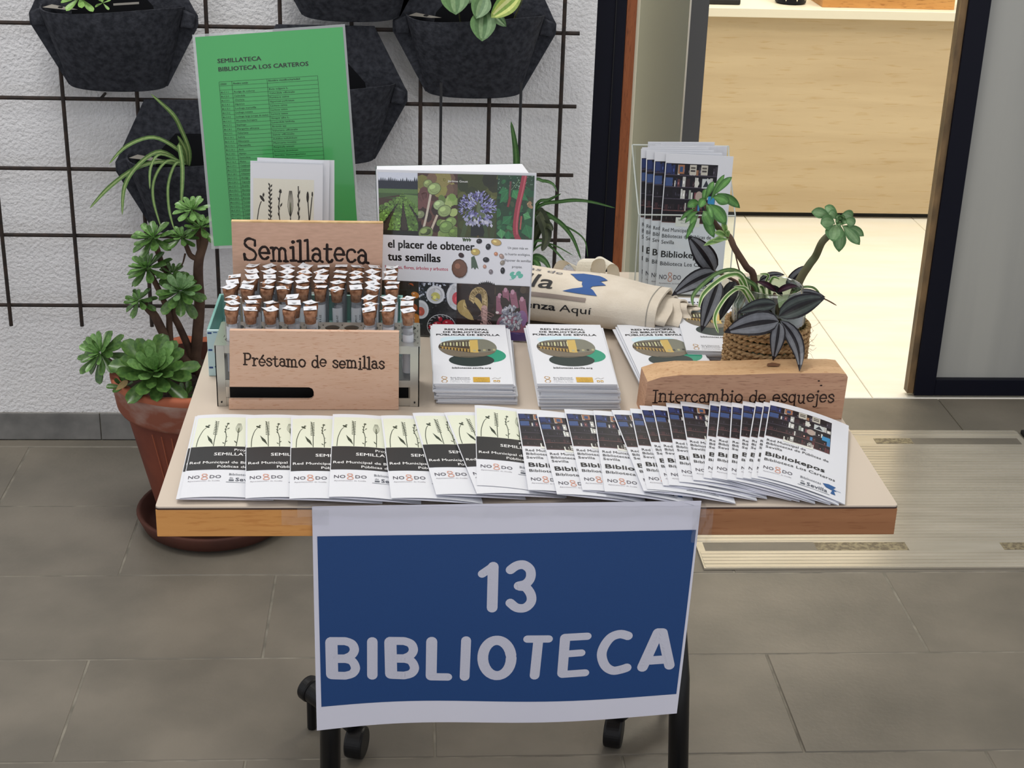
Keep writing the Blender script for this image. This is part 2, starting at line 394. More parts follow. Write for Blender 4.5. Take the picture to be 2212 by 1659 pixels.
M['pine']=woodmat('pine_face',(184,140,112),(200,158,128),(2.0,6,26),.6,5,dark=(140,95,70))
M['burn']=mat('burnt_ink',(38,22,16),.9)
M['canvas']=mat('canvas',(226,216,200),.9,noise=40,c2=(218,207,190),bump=(500,.5,.001),spec=.1)
M['canvas_w']=mat('canvas_handle',(234,228,212),.9,bump=(500,.5,.001),spec=.1)
M['jute']=mat('jute',(196,164,122),.9,noise=160,c2=(140,108,72),bump=(260,.8,.002),spec=.1,scale=(1,1,2))
M['green_cover']=mat('book_spine',(30,84,66),.4)
# ================================================================ SETTING
FL=-.0
fl=MB(); fl.box((-3.2,.3,-.05),(2.6,3.29,-.0011)); floor=fl.build('floor',M['grout']); tag(floor,kind='structure')
yl=[3.207-.2935*k for k in range(10)]; yl=[3.245]+yl
rnd=random.Random(3)
def tilemesh(x0,x1,y0,y1,g=.0016,h=0,name='tile',mt='slate',zt=-.03):
    mb=MB(); a,b,c,d=x0+g,x1-g,y0+g,y1-g; e=.0015
    vs=[(a,c,zt),(b,c,zt),(b,d,zt),(a,d,zt),(a,c,h-e),(b,c,h-e),(b,d,h-e),(a,d,h-e),(a+e,c+e,h),(b-e,c+e,h),(b-e,d-e,h),(a+e,d-e,h)]
    mb.add(vs,[(0,1,5,4),(1,2,6,5),(2,3,7,6),(3,0,4,7),(4,5,9,8),(5,6,10,9),(6,7,11,10),(7,4,8,11),(8,9,10,11)])
    return mb
for r in range(len(yl)-1):
    y1,y0=yl[r],yl[r+1]; off=-.256 if (r%2==1) else -.556
    k=-5
    while off+.6*k<2.6:
        a=max(-3.2,off+.6*k); b=min(2.6,off+.6*(k+1)); k+=1
        if b-a<.05: continue
        tilemesh(a,b,y0,y1,h=rnd.uniform(-.0006,.0006)).build('tile',M['slate'],floor)
# threshold stones
sx=[.38,.99,1.34,1.95,2.6]
for a,b in zip(sx,sx[1:]): tilemesh(a,b,3.29,3.50,g=.0008).build('threshold_stone',M['slate'],floor)
mfl=MB(); mfl.box((.30,3.502,-.05),(3.4,7.0,-.006)); M['joint']=mat('marble_joint',(206,196,170),.8); mf=mfl.build('floor_marble',M['joint']); tag(mf,kind='structure')
for i in range(6):
    for j in range(6):
        x0=1.173-1.2+.6*i; y0=3.504+.567*j
        if x0+.6<.31: continue
        tilemesh(max(x0,.31),min(x0+.6,3.39),y0,y0+.567,g=.0012,h=.0).build('marble_tile',M['marble'],mf)
# walls
wb=MB(); wb.box((-3.2,3.255,0),(.392,3.50,2.75)); wo=wb.build('wall_back',M['stucco']); tag(wo,kind='structure')
wl=MB(); wl.box((.392,3.29,2.2),(2.6,3.50,2.75)); tag(wl.build('wall_back.001',M['stucco']),kind='structure')
wr=MB(); wr.box((2.32,3.30,0),(2.6,3.50,2.2)); tag(wr.build('wall_right',M['stucco']),kind='structure')
rw=MB(); rw.box((.20,3.505,0),(.30,7.0,2.75)); tag(rw.build('wall_room_left',M['room_wall']),kind='structure')
rb=MB(); rb.box((.20,7.0,0),(3.4,7.1,2.75)); tag(rb.build('wall_room_back',M['room_wall']),kind='structure')
rr=MB(); rr.box((3.4,3.505,0),(3.5,7.1,2.75)); tag(rr.build('wall_room_right',M['room_wall']),kind='structure')
ce=MB(); ce.box((-3.2,.0,3.0),(2.6,3.5,3.05)); tag(ce.build('ceiling',M['room_wall']),kind='structure')
cr=MB(); cr.box((.20,3.5,2.76),(3.5,7.1,2.8)); tag(cr.build('ceiling.001',M['room_wall']),kind='structure')
# baseboard of grey stone tiles
bb=MB(); bb.box((-3.2,3.2485,.0),(.392,3.2545,.064)); bo=bb.build('baseboard_back',M['grout']); tag(bo,kind='structure')
for k in range(13):
    x0=-3.34+.293*k
    a,b=max(x0,-3.2)+.001,min(x0+.293,.392)-.001
    if b>a:
        t=MB(); t.box((a,3.2435,.001),(b,3.2486,.066)); t.build('skirting_tile',M['base_tile'],bo,bevel=.0012)
# frames of the opening
def sbox(name,a,b,m,bev=.001,kind='structure',parent=None):
    q=MB(); q.box(a,b); o=q.build(name,m,parent,bevel=bev)
    if kind: tag(o,kind=kind)
    return o
t1=sbox('trim_1',(.3925,3.29,0),(.459,3.36,2.2),M['navy'])
sbox('rebate_strip',(.435,3.286,0),(.437,3.2899,2.2),M['black_steel'],0,None,t1)
sbox('trim_2',(.4595,3.292,0),(.4815,3.42,2.2),M['brown_wood'])
sbox('trim_3',(.482,3.30,0),(.4895,3.44,2.2),M['cream'])
sbox('trim_4',(.39,3.37,2.13),(2.32,3.50,2.2),M['navy'])
M['dark_grey']=mat('dark_grey',(88,88,90),.5)
# grey door standing open into the bright room
d2=sbox('door_2',(.640,3.552,.008),(.686,4.36,2.12),M['grey_door'],.002)
sbox('edge_strip',(.6445,3.5490,.008),(.6855,3.5518,2.12),M['dark_grey'],0,None,d2); sbox('edge_bead',(.6405,3.5485,.008),(.6443,3.5518,2.12),M['alu'],0,None,d2)
# sliding glazed door on the right
d1=empty('door_1',(1.8,3.51,0)); tag(d1,kind='structure')
def dpart(name,a,b,m,bev=.0015,label=None):
    q=MB(); q.box([a[i]-(1.8,3.51,0)[i] for i in range(3)],[b[i]-(1.8,3.51,0)[i] for i in range(3)])
    o=q.build(name,m,d1,bevel=bev); 
    if label: o['label']=label
    return o
dpart('stile',(1.278,3.505,.006),(1.330,3.545,2.12),M['navy'],label='navy blue door stile')
dpart('stile',(2.26,3.505,.006),(2.318,3.545,2.12),M['navy'],label='navy blue door stile')
dpart('bottom_rail',(1.330,3.505,.006),(2.26,3.545,.050),M['navy'])
dpart('top_rail',(1.330,3.505,2.06),(2.26,3.545,2.12),M['navy'])
dpart('door_edge',(1.262,3.512,.010),(1.2775,3.54,2.11),M['tan_edge'],0,'worn tan edge strip with brush seal')
dpart('glass_pane',(1.3305,3.52,.0505),(2.2595,3.53,2.0595),M['frost'],0)
# ribbed aluminium plate over the floor
pl=empty('threshold_plate',(1.02,2.96,0),'ribbed aluminium floor plate lying in front of the bright doorway, worn dark at one corner','floor plate')
def P0(mb,name,m,parent,o=(1.02,2.96,0),**k):
    mb.v=[(v[0]-o[0],v[1]-o[1],v[2]-o[2]) for v in mb.v]; return mb.build(name,m,parent,**k)
q=MB(); q.box((.585,2.630,.0008),(1.465,3.288,.005)); P0(q,'plate',M['alu'],pl)
q=MB(); y=2.633; k=0
while y<3.283:
    if not (2.694<y<2.738 or 3.205<y<3.262): q.box((.588,y,.0049),(1.462,y+.0112,.0059))
    y+=.0135
o=P0(q,'rib',M['alu'],pl); tag(o,kind='stuff')
for a,b,c,d in ((.60,.83,2.695,2.735),(1.30,1.45,2.697,2.733),(1.19,1.45,3.215,3.248)):
    q=MB(); q.box((a,c,.0049),(b,d,.0056)); P0(q,'worn_patch',M['slate'],pl)
for a,b in (((.83,2.697,.0049),(1.02,2.733,.0058)),((1.10,3.217,.0049),(1.189,3.246,.0057)),((1.22,2.70,.0049),(1.299,2.73,.0057))):
    q=MB(); q.box(a,b); P0(q,'worn_patch',M['alu_worn'],pl)
q=MB(); q.box((1.021,2.694,.0049),(1.219,2.738,.0054)); P0(q,'flat_strip',M['alu'],pl)
mt=MB(); mt.box((1.472,3.20,.0008),(2.4,3.285,.012)); o=mt.build('door_mat',M['dark'],bevel=.003); tag(o,'dark floor mat edge to the right of the aluminium plate','mat')
# reception counter
ct=empty('reception_counter',(1.6,5.3,0),'pale wood veneered reception counter with white top beyond the doorway','counter')
q=MB(); q.box((.9,5.11,.02),(2.9,5.13,.692)); P0(q,'front_panel',M['counter'],ct,(1.6,5.3,0))
q=MB(); q.box((.9,5.135,.0),(2.9,5.6,.69)); P0(q,'plinth',M['dark'],ct,(1.6,5.3,0))
q=MB(); q.box((.88,5.085,.6925),(2.92,5.75,.722)); P0(q,'counter_top',M['counter_top'],ct,(1.6,5.3,0),bevel=.002)
wbx=empty('wooden_box',(1.60,5.24,.7225),'open wooden box standing on the white counter beyond the doorway','box')
q=MB(); 
for a,b in (((-.225,-.10,0),(.225,-.085,.09)),((-.225,.085,0),(.225,.10,.09)),((-.225,-.0849,0),(-.21,.0849,.09)),((.21,-.0849,0),(.225,.0849,.09)),((-.2099,-.0849,0),(.2099,.0849,.008))): q.box(a,b)
q.build('box_body',M['box_wood'],wbx)
q=MB(); q.box((-.005,-.1045,.04),(.03,-.1,.06)); q.build('clasp',M['steel'],wbx)
cup=empty('plant_pot',(1.285,5.22,.7225),'small navy pot with pale leaf pattern on the white counter','pot')
q=MB(); q.lathe([(.001,.0),(.045,0),(.052,.004),(.056,.09),(.052,.09),(.046,.01)],28); q.build('pot_body',M['navy'],cup,smooth=True)
q=MB()
for k in range(9):
    a0=k*2*math.pi/9
    q.add([((.0535+.0035*(h+1)/2*.9)*math.cos(a0+dx),(.0535+.0035*(h+1)/2*.9)*math.sin(a0+dx),.035+h*.024) for dx,h in ((0,-1),(.12,-.3),(.13,.3),(0,1),(-.13,.3),(-.12,-.3))],[(0,1,2,3,4,5)])
q.build('leaf_pattern',M['counter_top'],cup)
dv=empty('card_reader',(1.04,5.20,.7225),'flat dark device with pale top at the left end of the counter','device')
q=MB(); q.box((-.06,-.05,0),(.06,.05,.018)); q.build('body',M['dark'],dv,bevel=.004)
q=MB(); q.box((-.055,-.045,.0182),(.055,.045,.03)); q.build('top_cover',M['alu'],dv,bevel=.003)
og=empty('sprig_ornament',(1.885,5.22,.7225),'small dark leafy sprig ornament beside the wooden box','ornament')
q=MB(); q.tube([(0,0,.002),(-.02,0,.03),(-.01,0,.07)],.002,5); q.build('stalk',M['dark'],og)
for k in range(5):
    q=MB(); a=k*1.2; q.grid(lambda u,v:(-.015+.03*v*math.cos(a)+.006*(u-.5)*math.sin(math.pi*v)*2,.012*v*math.sin(a)+.002*(u-.5),.012+.012*k+.012*v),2,5); q.build('leaf',M['steel'],og)
# ================================================================ WALL GRID AND PLANTERS
tr=empty('wall_trellis',(-.25,3.2,.7),'rusty steel mesh grid fixed to the white stucco wall behind the table','trellis')
O=(-.25,3.2,.7)
def rod(a,b,name,r=.0042,m='rust',par=tr,o=O,n=8):
    q=MB(); q.tube([Vector(a),(Vector(a)+Vector(b))/2,Vector(b)],r,n); return P0(q,name,M[m],par,o,smooth=False)
for z in (1.25,1.10,.950,.797,.648,.502,.343): rod((-1.6,3.2,z),(.351 if z<1 else .351,3.2,z),'horizontal_bar')
for x in (-1.465,-1.315,-1.165,-1.015,-.866,-.714,-.563,-.414,-.265,-.12,.022,.166,.317): rod((x,3.1918,1.32),(x,3.1918,.298),'vertical_bar')
for x,z in ((-1.4,1.10),(-.64,.797),(.1,.648),(.30,.95),(.25,.502),(-.5,.343)): rod((x,3.2,z),(x,3.2552,z),'wall_bracket',.003)
def planter(cx,cz,label,soil=True,flap=True):
    t=empty('felt_planter',(cx,3.180,cz),label,'planter','dark felt wall planters')
    q=MB(); hexp=[(-.168,.012),(-.162,.022),(-.1,.145),(.1,.145),(.162,.022),(.168,.012),(.168,-.008),(.1,-.132),(-.1,-.132),(-.168,-.008)]
    q.prism(hexp,-.0,.0045,'y'); q.build('back_panel',M['felt'],t,bevel=.001)
    def P(u,v,ex=0):
        a=(u-.5)*math.pi; wd=(.143-.045*v)+ex; b=(.085*(1-v**1.6)+.014)+ex
        s=math.sin(a); c=max(0,math.cos(a))
        return (wd*(abs(s)**.9)*(1 if s>0 else -1),-.0005-b*c**.8,.030-.160*v-.012*c*(v**3)+.006*math.sin(a*2)*(1-v))
    q=MB(); q.grid(lambda u,v:P(u,v),24,10); q.grid(lambda u,v:P(1-u,v,-.004),24,10); q.grid(lambda u,v:P(u,0,-.004*v),24,1)
    q.build('pocket',M['felt'],t,smooth=True)
    q=MB(); q.grid(lambda u,v:(lambda p:(p[0]*.1+p[0]*.9*(1-v*.999),p[1]*(1-v)-.001,p[2]))(P(u,.995)),16,2); q.build('pocket_base',M['felt'],t)
    for s in (-1,1):
        q=MB(); q.prism([(s*.139,.026),(s*.165,.014),(s*.160,-.012),(s*.132,-.01)],-.014,-.0005,'y'); q.build('side_tab',M['felt'],t,bevel=.003)
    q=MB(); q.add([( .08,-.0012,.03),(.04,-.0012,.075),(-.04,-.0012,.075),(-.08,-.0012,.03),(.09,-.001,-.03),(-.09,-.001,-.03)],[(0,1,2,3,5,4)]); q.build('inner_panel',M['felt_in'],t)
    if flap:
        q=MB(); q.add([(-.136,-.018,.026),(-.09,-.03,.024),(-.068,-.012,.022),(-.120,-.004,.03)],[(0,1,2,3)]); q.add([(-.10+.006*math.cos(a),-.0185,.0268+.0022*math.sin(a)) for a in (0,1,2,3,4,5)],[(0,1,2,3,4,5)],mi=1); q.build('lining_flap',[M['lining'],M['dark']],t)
    q=MB(); q.grid(lambda u,v:(lambda p:(p[0]*v*.93,p[1]*v*.93-.001,.0))(P(u,.18)),14,3); tag(q.build('potting_soil',M['soil'],t),kind='stuff')
    return t
pls=[planter(-.597,.962,'dark felt wall planter left of the green poster, light green succulent in its pocket'),
     planter(-.12,1.112,'dark felt wall planter cut by the top edge above the green poster',flap=False),
     planter(-.447,.657,'dark felt wall planter half behind the green poster, spider plant hanging out'),
     planter(.132,.960,'dark felt wall planter at upper right with variegated pothos, beside the navy frame'),
     planter(-.173,.815,'dark felt wall planter directly behind the green poster, right half visible',flap=False)]
# ================================================================ PLANTS
def spoon(seed,wd=.30,curl=.25,n=13,th=.03):
    """aeonium leaf: length 1 along +x, widest near the tip, slightly cupped"""
    rnd=random.Random(seed); q=MB(); wv=rnd.uniform(.9,1.1)
    def fn(u,v,dz=0):
        w=wd*wv*(.22+.78*math.sin(math.pi*min(1,v**1.5)*.80)**1.0)*(1 if v<.86 else math.sqrt(max(0,1-((v-.86)/.14)**2)))
        x=v-.02*abs(u-.5)*0; y=(u-.5)*2*w
        z=curl*(v*v)*.35-.10*v+ (abs(u-.5)*2)**2*w*.35+dz
        return (x,y,z)
    q.grid(lambda u,v:fn(u,v),4,n)
    q.grid(lambda u,v:fn(1-u,v,-th*math.sin(math.pi*min(.98,v+.04))),4,n)
    return q
LEAF={}
for mk in ('leaf_d','leaf_m','leaf_l','leaf_g'):
    LEAF[mk]=[spoon(k,.175,.3+.12*k).mesh('leaf',M[mk],True) for k in range(3)]
def basis(ax):
    ax=Vector(ax).normalized(); a=ax.cross(Vector((0,1,.01))).normalized(); b=ax.cross(a)
    return Matrix((a,b,ax)).transposed().to_4x4()
def rosette(parent,c,R,axis,n=20,seed=0,mats=('leaf_d','leaf_m'),lo=-12,hi=62,size=1.0):
    rnd=random.Random(seed); B=basis(axis)
    for k in range(n):
        t=k/(n-1); az=k*137.5+rnd.uniform(-9,9); el=lo+(hi-lo)*(t**.9)+rnd.uniform(-6,6)
        s=R*(1-.62*t)*rnd.uniform(.88,1.1)
        mk=mats[1] if t>.45 else mats[0]
        if rnd.random()<.15: mk=mats[0]
        mw=Matrix.Translation(Vector(c)-local(parent))@B@Matrix.Rotation(R_(az),4,'Z')@Matrix.Rotation(-R_(el),4,'Y')@Matrix.Translation((R*.06,0,0))@Matrix.Diagonal((s,s*size,s,1))
        link('leaf',LEAF[mk][k%3],parent,mw)
def local(parent): return Vector(parent.location)
def stem(parent,pts,r,m,name='stem',n=8):
    o=local(parent); q=MB(); P=[Vector(p)-o for p in smooth(pts,5)]; k=len(P)
    rr=[r[0]+(r[1]-r[0])*i/(k-1) for i in range(k)] if isinstance(r,tuple) else r
    q.tube(P,rr,n); return q.build(name,M[m],parent,smooth=True)
def strap(parent,pts,wd,cols,name='leaf',flat=None,seg=5,tip=.12,fold=.25,base=.5):
    """long strap leaf through 3D points; cols = colours across the width"""
    o=local(parent); P=smooth(pts,seg); k=len(P); q=MB(); n=len(cols)
    T=[(P[min(i+1,k-1)]-P[max(i-1,0)]).normalized() for i in range(k)]
    W=[]
    for i,p in enumerate(P):
        view=(CAM-p).normalized() if flat is None else Vector(flat)
        side=T[i].cross(view)
        if side.length<.05: side=T[i].cross(Vector((0,0,1)))
        side.normalize(); nrm=side.cross(T[i]).normalized()
        if nrm.z<0: nrm=-nrm
        t=i/(k-1); w=wd*min(1,base+t*3)*(1 if t<1-tip*2 else max(.04,math.sqrt(max(0,(1-t)/(tip*2)))))
        if W and side.dot(W[-1][0])<0: side=-side
        W.append((side,nrm,w))
    vs=[]
    for i,p in enumerate(P):
        s,nr,w=W[i]
        for j in range(n+1):
            u=j/n-.5; vs.append(p-o+s*(u*w)+nr*(abs(u)*2*w*fold*.5))
    for i in range(k-1):
        for j in range(n):
            a=i*(n+1)+j; q.add([vs[a],vs[a+1],vs[a+n+2],vs[a+n+1]],[(0,1,2,3)],cols[j])
    return q.build(name,M['leaf_attr'],parent,smooth=False)
def blade(parent,base,tip,wd,cols,sag=.0,name='leaf',cup=.2,side=None,mid=None,pw=.72,ny=10,heart=False,nrm_hint=None):
    """broad leaf from base to tip with colour stripes across; cols list; real thickness by a second face"""
    o=local(parent); b,t=Vector(base),Vector(tip); D=t-b; L=D.length
    if mid is None: mid=(b+t)/2+Vector((0,0,sag))
    view=(CAM-(b+t)/2).normalized() if nrm_hint is None else Vector(nrm_hint)
    n=len(cols); q=MB()
    P=[(1-v)**2*b+2*v*(1-v)*(2*Vector(mid)-(b+t)/2)+v*v*t for v in [i/ny for i in range(ny+1)]]
    rows=[]
    for i,p in enumerate(P):
        v=i/ny; T=(P[min(i+1,ny)]-P[max(i-1,0)]).normalized()
        s=T.cross(view).normalized(); nr=s.cross(T).normalized()
        if heart: w=wd*(math.sin(math.pi*min(1,(v*.86+.12)))**.8)*(1 if v<.97 else .15); 
        else: w=wd*max(.03,(math.sin(math.pi*(v**pw))**.85)) if 0<v<1 else wd*.04
        rows.append([p-o+s*((j/n-.5)*w)+nr*(abs(j/n-.5)*2*w*cup*.5-.0) for j in range(n+1)]+[nr])
    for i in range(ny):
        for j in range(n):
            c=cols[j]; 
            if i==ny-1: c=cols[0]
            A=[rows[i][j],rows[i][j+1],rows[i+1][j+1],rows[i+1][j]]
            q.add(A,[(0,1,2,3)],c)
            nr=rows[i][-1]; q.add([x-nr*.0007 for x in A],[(3,2,1,0)],c)
    return q.build(name,M['leaf_attr'],parent,smooth=True)
# ---- terracotta pot and saucer by the wall
PC=Vector((-.413,2.852,0))
pot=empty('terracotta_pot',(PC.x,PC.y,.012),'large terracotta pot with lime-stained rim on the floor left of the table','pot')
q=MB(); q.lathe([(.001,.002),(.092,.002),(.096,.006),(.150,.252),(.150,.254)],48); q.build('pot_body',M['terra'],pot,smooth=True)
q=MB(); q.lathe([(.150,.2535),(.162,.255),(.166,.262),(.174,.314),(.1745,.316)],48); q.build('lime_band',M['terra_lime'],pot,smooth=True)
q=MB()
def rimz(a): return .0022*math.sin(7*a)+.0015*math.sin(17*a+1)
nn=72; prof=[(.1745,.3158),(.176,.325),(.1735,.330),(.162,.330),(.158,.322),(.152,.27)]
vs=[((r)*math.cos(2*math.pi*j/nn),r*math.sin(2*math.pi*j/nn),z+(rimz(2*math.pi*j/nn) if 2<=i<=3 else 0)) for i,(r,z) in enumerate(prof) for j in range(nn)]
q.add(vs,[(i*nn+j,i*nn+(j+1)%nn,(i+1)*nn+(j+1)%nn,(i+1)*nn+j) for i in range(4) for j in range(nn)]); q.build('rim',M['terra_rim'],pot,smooth=True)
q=MB(); q.lathe([(.158,.322),(.152,.27)],48); q.build('inner_wall',M['terra_dark'],pot,smooth=True)
q=MB(); q.grid(lambda u,v:(.153*v*math.cos(2*math.pi*u),.153*v*math.sin(2*math.pi*u),.285+.006*math.sin(u*40)*v*(1-v)*4),40,6); tag(q.build('potting_soil',M['soil'],pot),kind='stuff')
for k in range(5):
    q=MB(); a=R_(238+7*k); r0,r1=.115,.147; q.tube([((.0975+.0545*t)*math.cos(a+.02*k*t),(.0975+.0545*t)*math.sin(a+.02*k*t),.02+.22*t) for t in (0,.5,1)],.0010,4); q.build('drip_mark',M['terra_rim'],pot)
sau=empty('terracotta_saucer',(-.397,2.843,.001),'round brown terracotta saucer under the large pot','saucer')
q=MB(); q.lathe([(.001,.0),(.120,.0),(.146,.008),(.158,.036),(.155,.040),(.149,.038),(.138,.012),(.118,.0085),(.001,.0085)],48); q.build('dish',M['terra_dark'],sau,smooth=True)
pot.location.z=.011
# ---- aeonium
ae=empty('aeonium',(PC.x,PC.y,.29),'branching succulent with green rosettes growing in the terracotta pot','plant')
YA=2.86
def A(px,py,dy=0): return Y(px,py,YA+dy)
stem(ae,[(PC.x+.03,2.86,.28),A(425,790),A(426,732),A(431,660),A(428,600),A(430,560),A(441,520),A(435,495)],(.0125,.008),'bark','trunk',10)
stem(ae,[A(424,800),A(368,752,-.03),A(352,718,-.03),A(334,682,-.03),A(321,668,-.03),A(312,655,-.03)],(.011,.007),'bark')
stem(ae,[A(424,800),A(403,741),A(386,703),A(372,672),A(385,640)],(.008,.006),'bark')
stem(ae,[A(368,752,-.03),A(366,710,-.02),A(362,670,-.02),A(330,600,-.02),A(318,580,-.02)],(.007,.005),'bark')
stem(ae,[A(429,560),A(412,552),A(402,530),A(393,512)],(.006,.004),'bark')
stem(ae,[A(372,605,.02),A(350,570,.02),A(340,540,.02),A(332,518,.02)],(.006,.006),'bark')
stem(ae,[A(430,620),A(410,610),A(395,600)],(.005,.005),'bark')
stem(ae,[A(300,800,-.08),A(250,790,-.05),A(222,770,-.04)],(.008,.006),'bark')
stem(ae,[A(432,540),A(425,480),A(414,455)],(.006,.005),'bark')
stem(ae,[A(400,548),A(396,565),A(392,575)],(.002,.001),'bark','dry_twig')
U=(0,-.35,1)
rosette(ae,A(335,802,-.12),.082,(.05,-.75,1),44,1,('leaf_d','leaf_m'),-8,70)
rosette(ae,A(216,762,-.04),.060,(-.5,-.7,.7),34,2,('leaf_d','leaf_m'),-35,65,.9)
rosette(ae,A(414,452),.040,U,24,3,('leaf_m','leaf_m'),-20,60)
rosette(ae,A(434,490,-.02),.042,U,22,4,('leaf_d','leaf_m'),-25,60)
rosette(ae,A(392,512,-.02),.038,U,22,5,('leaf_d','leaf_m'),-25,60)
rosette(ae,A(331,512,-.01),.050,(-.3,-.4,1),28,6,('leaf_d','leaf_m'),-25,60)
rosette(ae,A(318,578,-.02),.052,(-.35,-.3,1),30,7,('leaf_d','leaf_m'),-30,60)
rosette(ae,A(372,590,.01),.038,U,20,8,('leaf_d','leaf_d'),-30,50)
rosette(ae,A(390,628,-.05),.055,(.1,-.6,1),38,9,('leaf_d','leaf_g'),-35,65)
rosette(ae,A(300,648,-.03),.038,(-.2,-.5,1),22,10,('leaf_d','leaf_m'),-35,60)
rosette(ae,A(404,855,-.13),.035,(.3,-.5,1),12,12,('leaf_d','leaf_d'),0,60)
rosette(ae,A(268,835,-.11),.032,(-.1,-.6,1),10,13,('leaf_d','leaf_d'),0,60)
blade(ae,A(276,822,-.13),A(250,843,-.14),.012,[(176,150,100)]*3,name='dry_leaf')
for k in range(14):
    r=random.Random(k); q=MB(); q.lathe([(.001,0),(.006,.002),(.007,.006),(.001,.009)],7); q.build('pebble',M['base_tile'],ae,loc=(r.uniform(.0,.10),r.uniform(-.12,-.02),.006),smooth=True)
# ---- spider plant in the half-hidden planter
GS=[(96,128,72),(150,172,110),(96,128,72)]; GV=[(186,200,150),(88,128,62),(186,200,150)]
def C1(x,y): return (x/2.765,y/2.765)
def strp(parent,cpts,conv,y0,y1,wpx,cols,**k):
    n=len(cpts); P=[]
    for i,c in enumerate(cpts):
        a,b=conv(*c); P.append(Y(a,b,y0+(y1-y0)*i/(n-1)))
    return strap(parent,P,wpx*pxm(P[n//2]),cols,**k)
sp=empty('spider_plant',(-.455,3.13,.655),'thin-leaved spider plant spilling from the half-hidden left planter','plant')
for cp,w_ in (([(1130,990),(1130,900),(1085,780),(1030,680),(900,560)],9),([(1110,980),(1070,900),(920,820),(760,870),(650,980)],8),
    ([(1100,990),(960,905),(830,980),(745,1110),(730,1285)],9),([(1090,985),(950,965),(800,1010),(650,1120),(535,1245)],9),
    ([(1110,980),(1000,960),(925,1060),(915,1190),(965,1370)],6),([(1110,980),(1050,975),(1005,1100),(1010,1250),(1040,1370)],6),
    ([(1120,985),(1070,860),(1090,1010),(1080,1260)],9),([(1110,980),(960,920),(900,1000),(895,1130)],6),([(1120,985),(1110,900),(1060,810)],8)):
    strp(sp,cp,C1,3.10,3.045,w_,GS)
# ---- pothos
po=empty('pothos',(.132,3.13,.965),'variegated pothos with heart shaped leaves in the upper right planter','plant')
def C3(x,y): return (x/4.096+780,y/4.096)
G1=[(96,128,86),(120,150,108),(84,118,76),(132,160,118),(92,124,82),(104,140,90)]; G2=[(150,170,90),(206,214,130),(120,150,70),(216,220,150),(180,196,100),(110,150,70)]
for b_,t_,w_,c_,yy in (((830,-90),(838,130),62,G1,3.06),((1085,110),(1070,365),56,G1,3.035),((1090,-30),(1018,165),44,G1,3.045),((1390,-50),(1150,155),44,G2,3.04),((1170,120),(1285,235),22,G1,3.06),((1130,150),(1150,265),20,G1,3.06),((960,-60),(930,40),30,G1,3.07)):
    b=Y(*C3(*b_),yy+.02); t=Y(*C3(*t_),yy-.01)
    blade(po,b,t,w_*pxm(b),c_,heart=True,cup=.35,pw=.5)
for a,b in (((860,60),(880,210)),((1430,-10),(1340,200)),((1260,130),(1270,190))):
    stem(po,[Y(*C3(*a),3.09),Y(*C3(*b),3.12)],.0015,'gstem','vine',6)
# ---- light succulent in planter 1 and sprigs
su=empty('small_succulent',(-.66,3.12,.975),'light green rosette succulent in the upper left planter','plant')
rosette(su,Y(172,-6,3.10),.040,(0,-.6,1),18,21,('leaf_l','leaf_l'),-25,60)
rosette(su,Y(222,6,3.12),.020,(0,-.6,1),10,22,('leaf_l','leaf_l'),-25,60)
tg=MB(); tg.prism([(0,0),(.05,.004),(.05,.008),(0,.004)],-.0005,.0005,'y'); 
q=tg.build('plant_tag',M['lining']); q.location=Y(245,12,3.11); tag(q,'flat grey plastic plant tag lying in the upper left planter','plant tag')
# ---- strap-leaved plant standing behind the table
bp_=empty('strap_leaf_pot',(.235,2.86,.001),'dark plastic pot hidden behind the table with a strap-leaved plant','pot')
q=MB(); q.lathe([(.001,0),(.10,0),(.13,.26),(.135,.28),(.128,.28),(.12,.25),(.001,.25)],32); q.build('pot_body',M['black_plastic'],bp_,smooth=True)
dr=empty('strap_leaf_plant',(.235,2.86,.255),'dark green strap-leaved plant rising behind the book and tote bag','plant')
D1=[(50,84,40),(76,112,60),(50,84,40)]; D2=[(44,52,34),(60,68,44),(44,52,34)]
def C4(x,y): return (x/3.857+800,y/3.857+330)
for cp,w_,c_ in (([(1250,900),(1370,480),(1600,405),(1800,402),(2040,460)],8,D1),([(1250,800),(1350,270),(1440,235),(1520,260),(1555,325)],7,D1),
    ([(1280,800),(1380,440),(1490,390),(1590,340)],7,D1),([(1280,850),(1380,510),(1550,560),(1680,700),(1755,890)],10,D1),([(1290,900),(1380,520),(1440,560),(1470,700),(1430,820)],26,D2),
    ([(1280,950),(1380,740),(1500,780),(1655,945)],6,D1),([(1290,1000),(1370,870),(1450,900),(1500,975)],14,D1),([(1280,950),(1370,800),(1500,760),(1700,862)],4,D1),
    ([(1290,900),(1450,560),(1640,620),(1780,720),(1812,872)],4,D1),([(1210,900),(1215,500),(1215,30),(1172,-262)],15,D1),([(1290,1000),(1360,900),(1420,960)],16,D1),([(1290,930),(1400,640),(1480,600),(1520,650)],18,D2)):
    strp(dr,cp,C4,2.86,2.80 if cp[0][0]>1215 else 2.9,w_,c_,tip=.2)
stem(dr,[(.235,2.86,.2505),(.235,2.86,.33),Y(1112,560,2.86)],(.016,.008),'gstem','stem',10)
for px_ in (953,1126):
    a=Y(px_,178,2.98); q=MB(); q.tube([a,Vector((a.x,a.y,.002))],.0032,6); o=q.build('support_rod',M['black_rod'])
    tag(o,'thin black rod standing in front of the white wall, '+('left one, near the middle planter' if px_==953 else 'right one, below the pothos planter'),'rod','thin black rods behind the book')
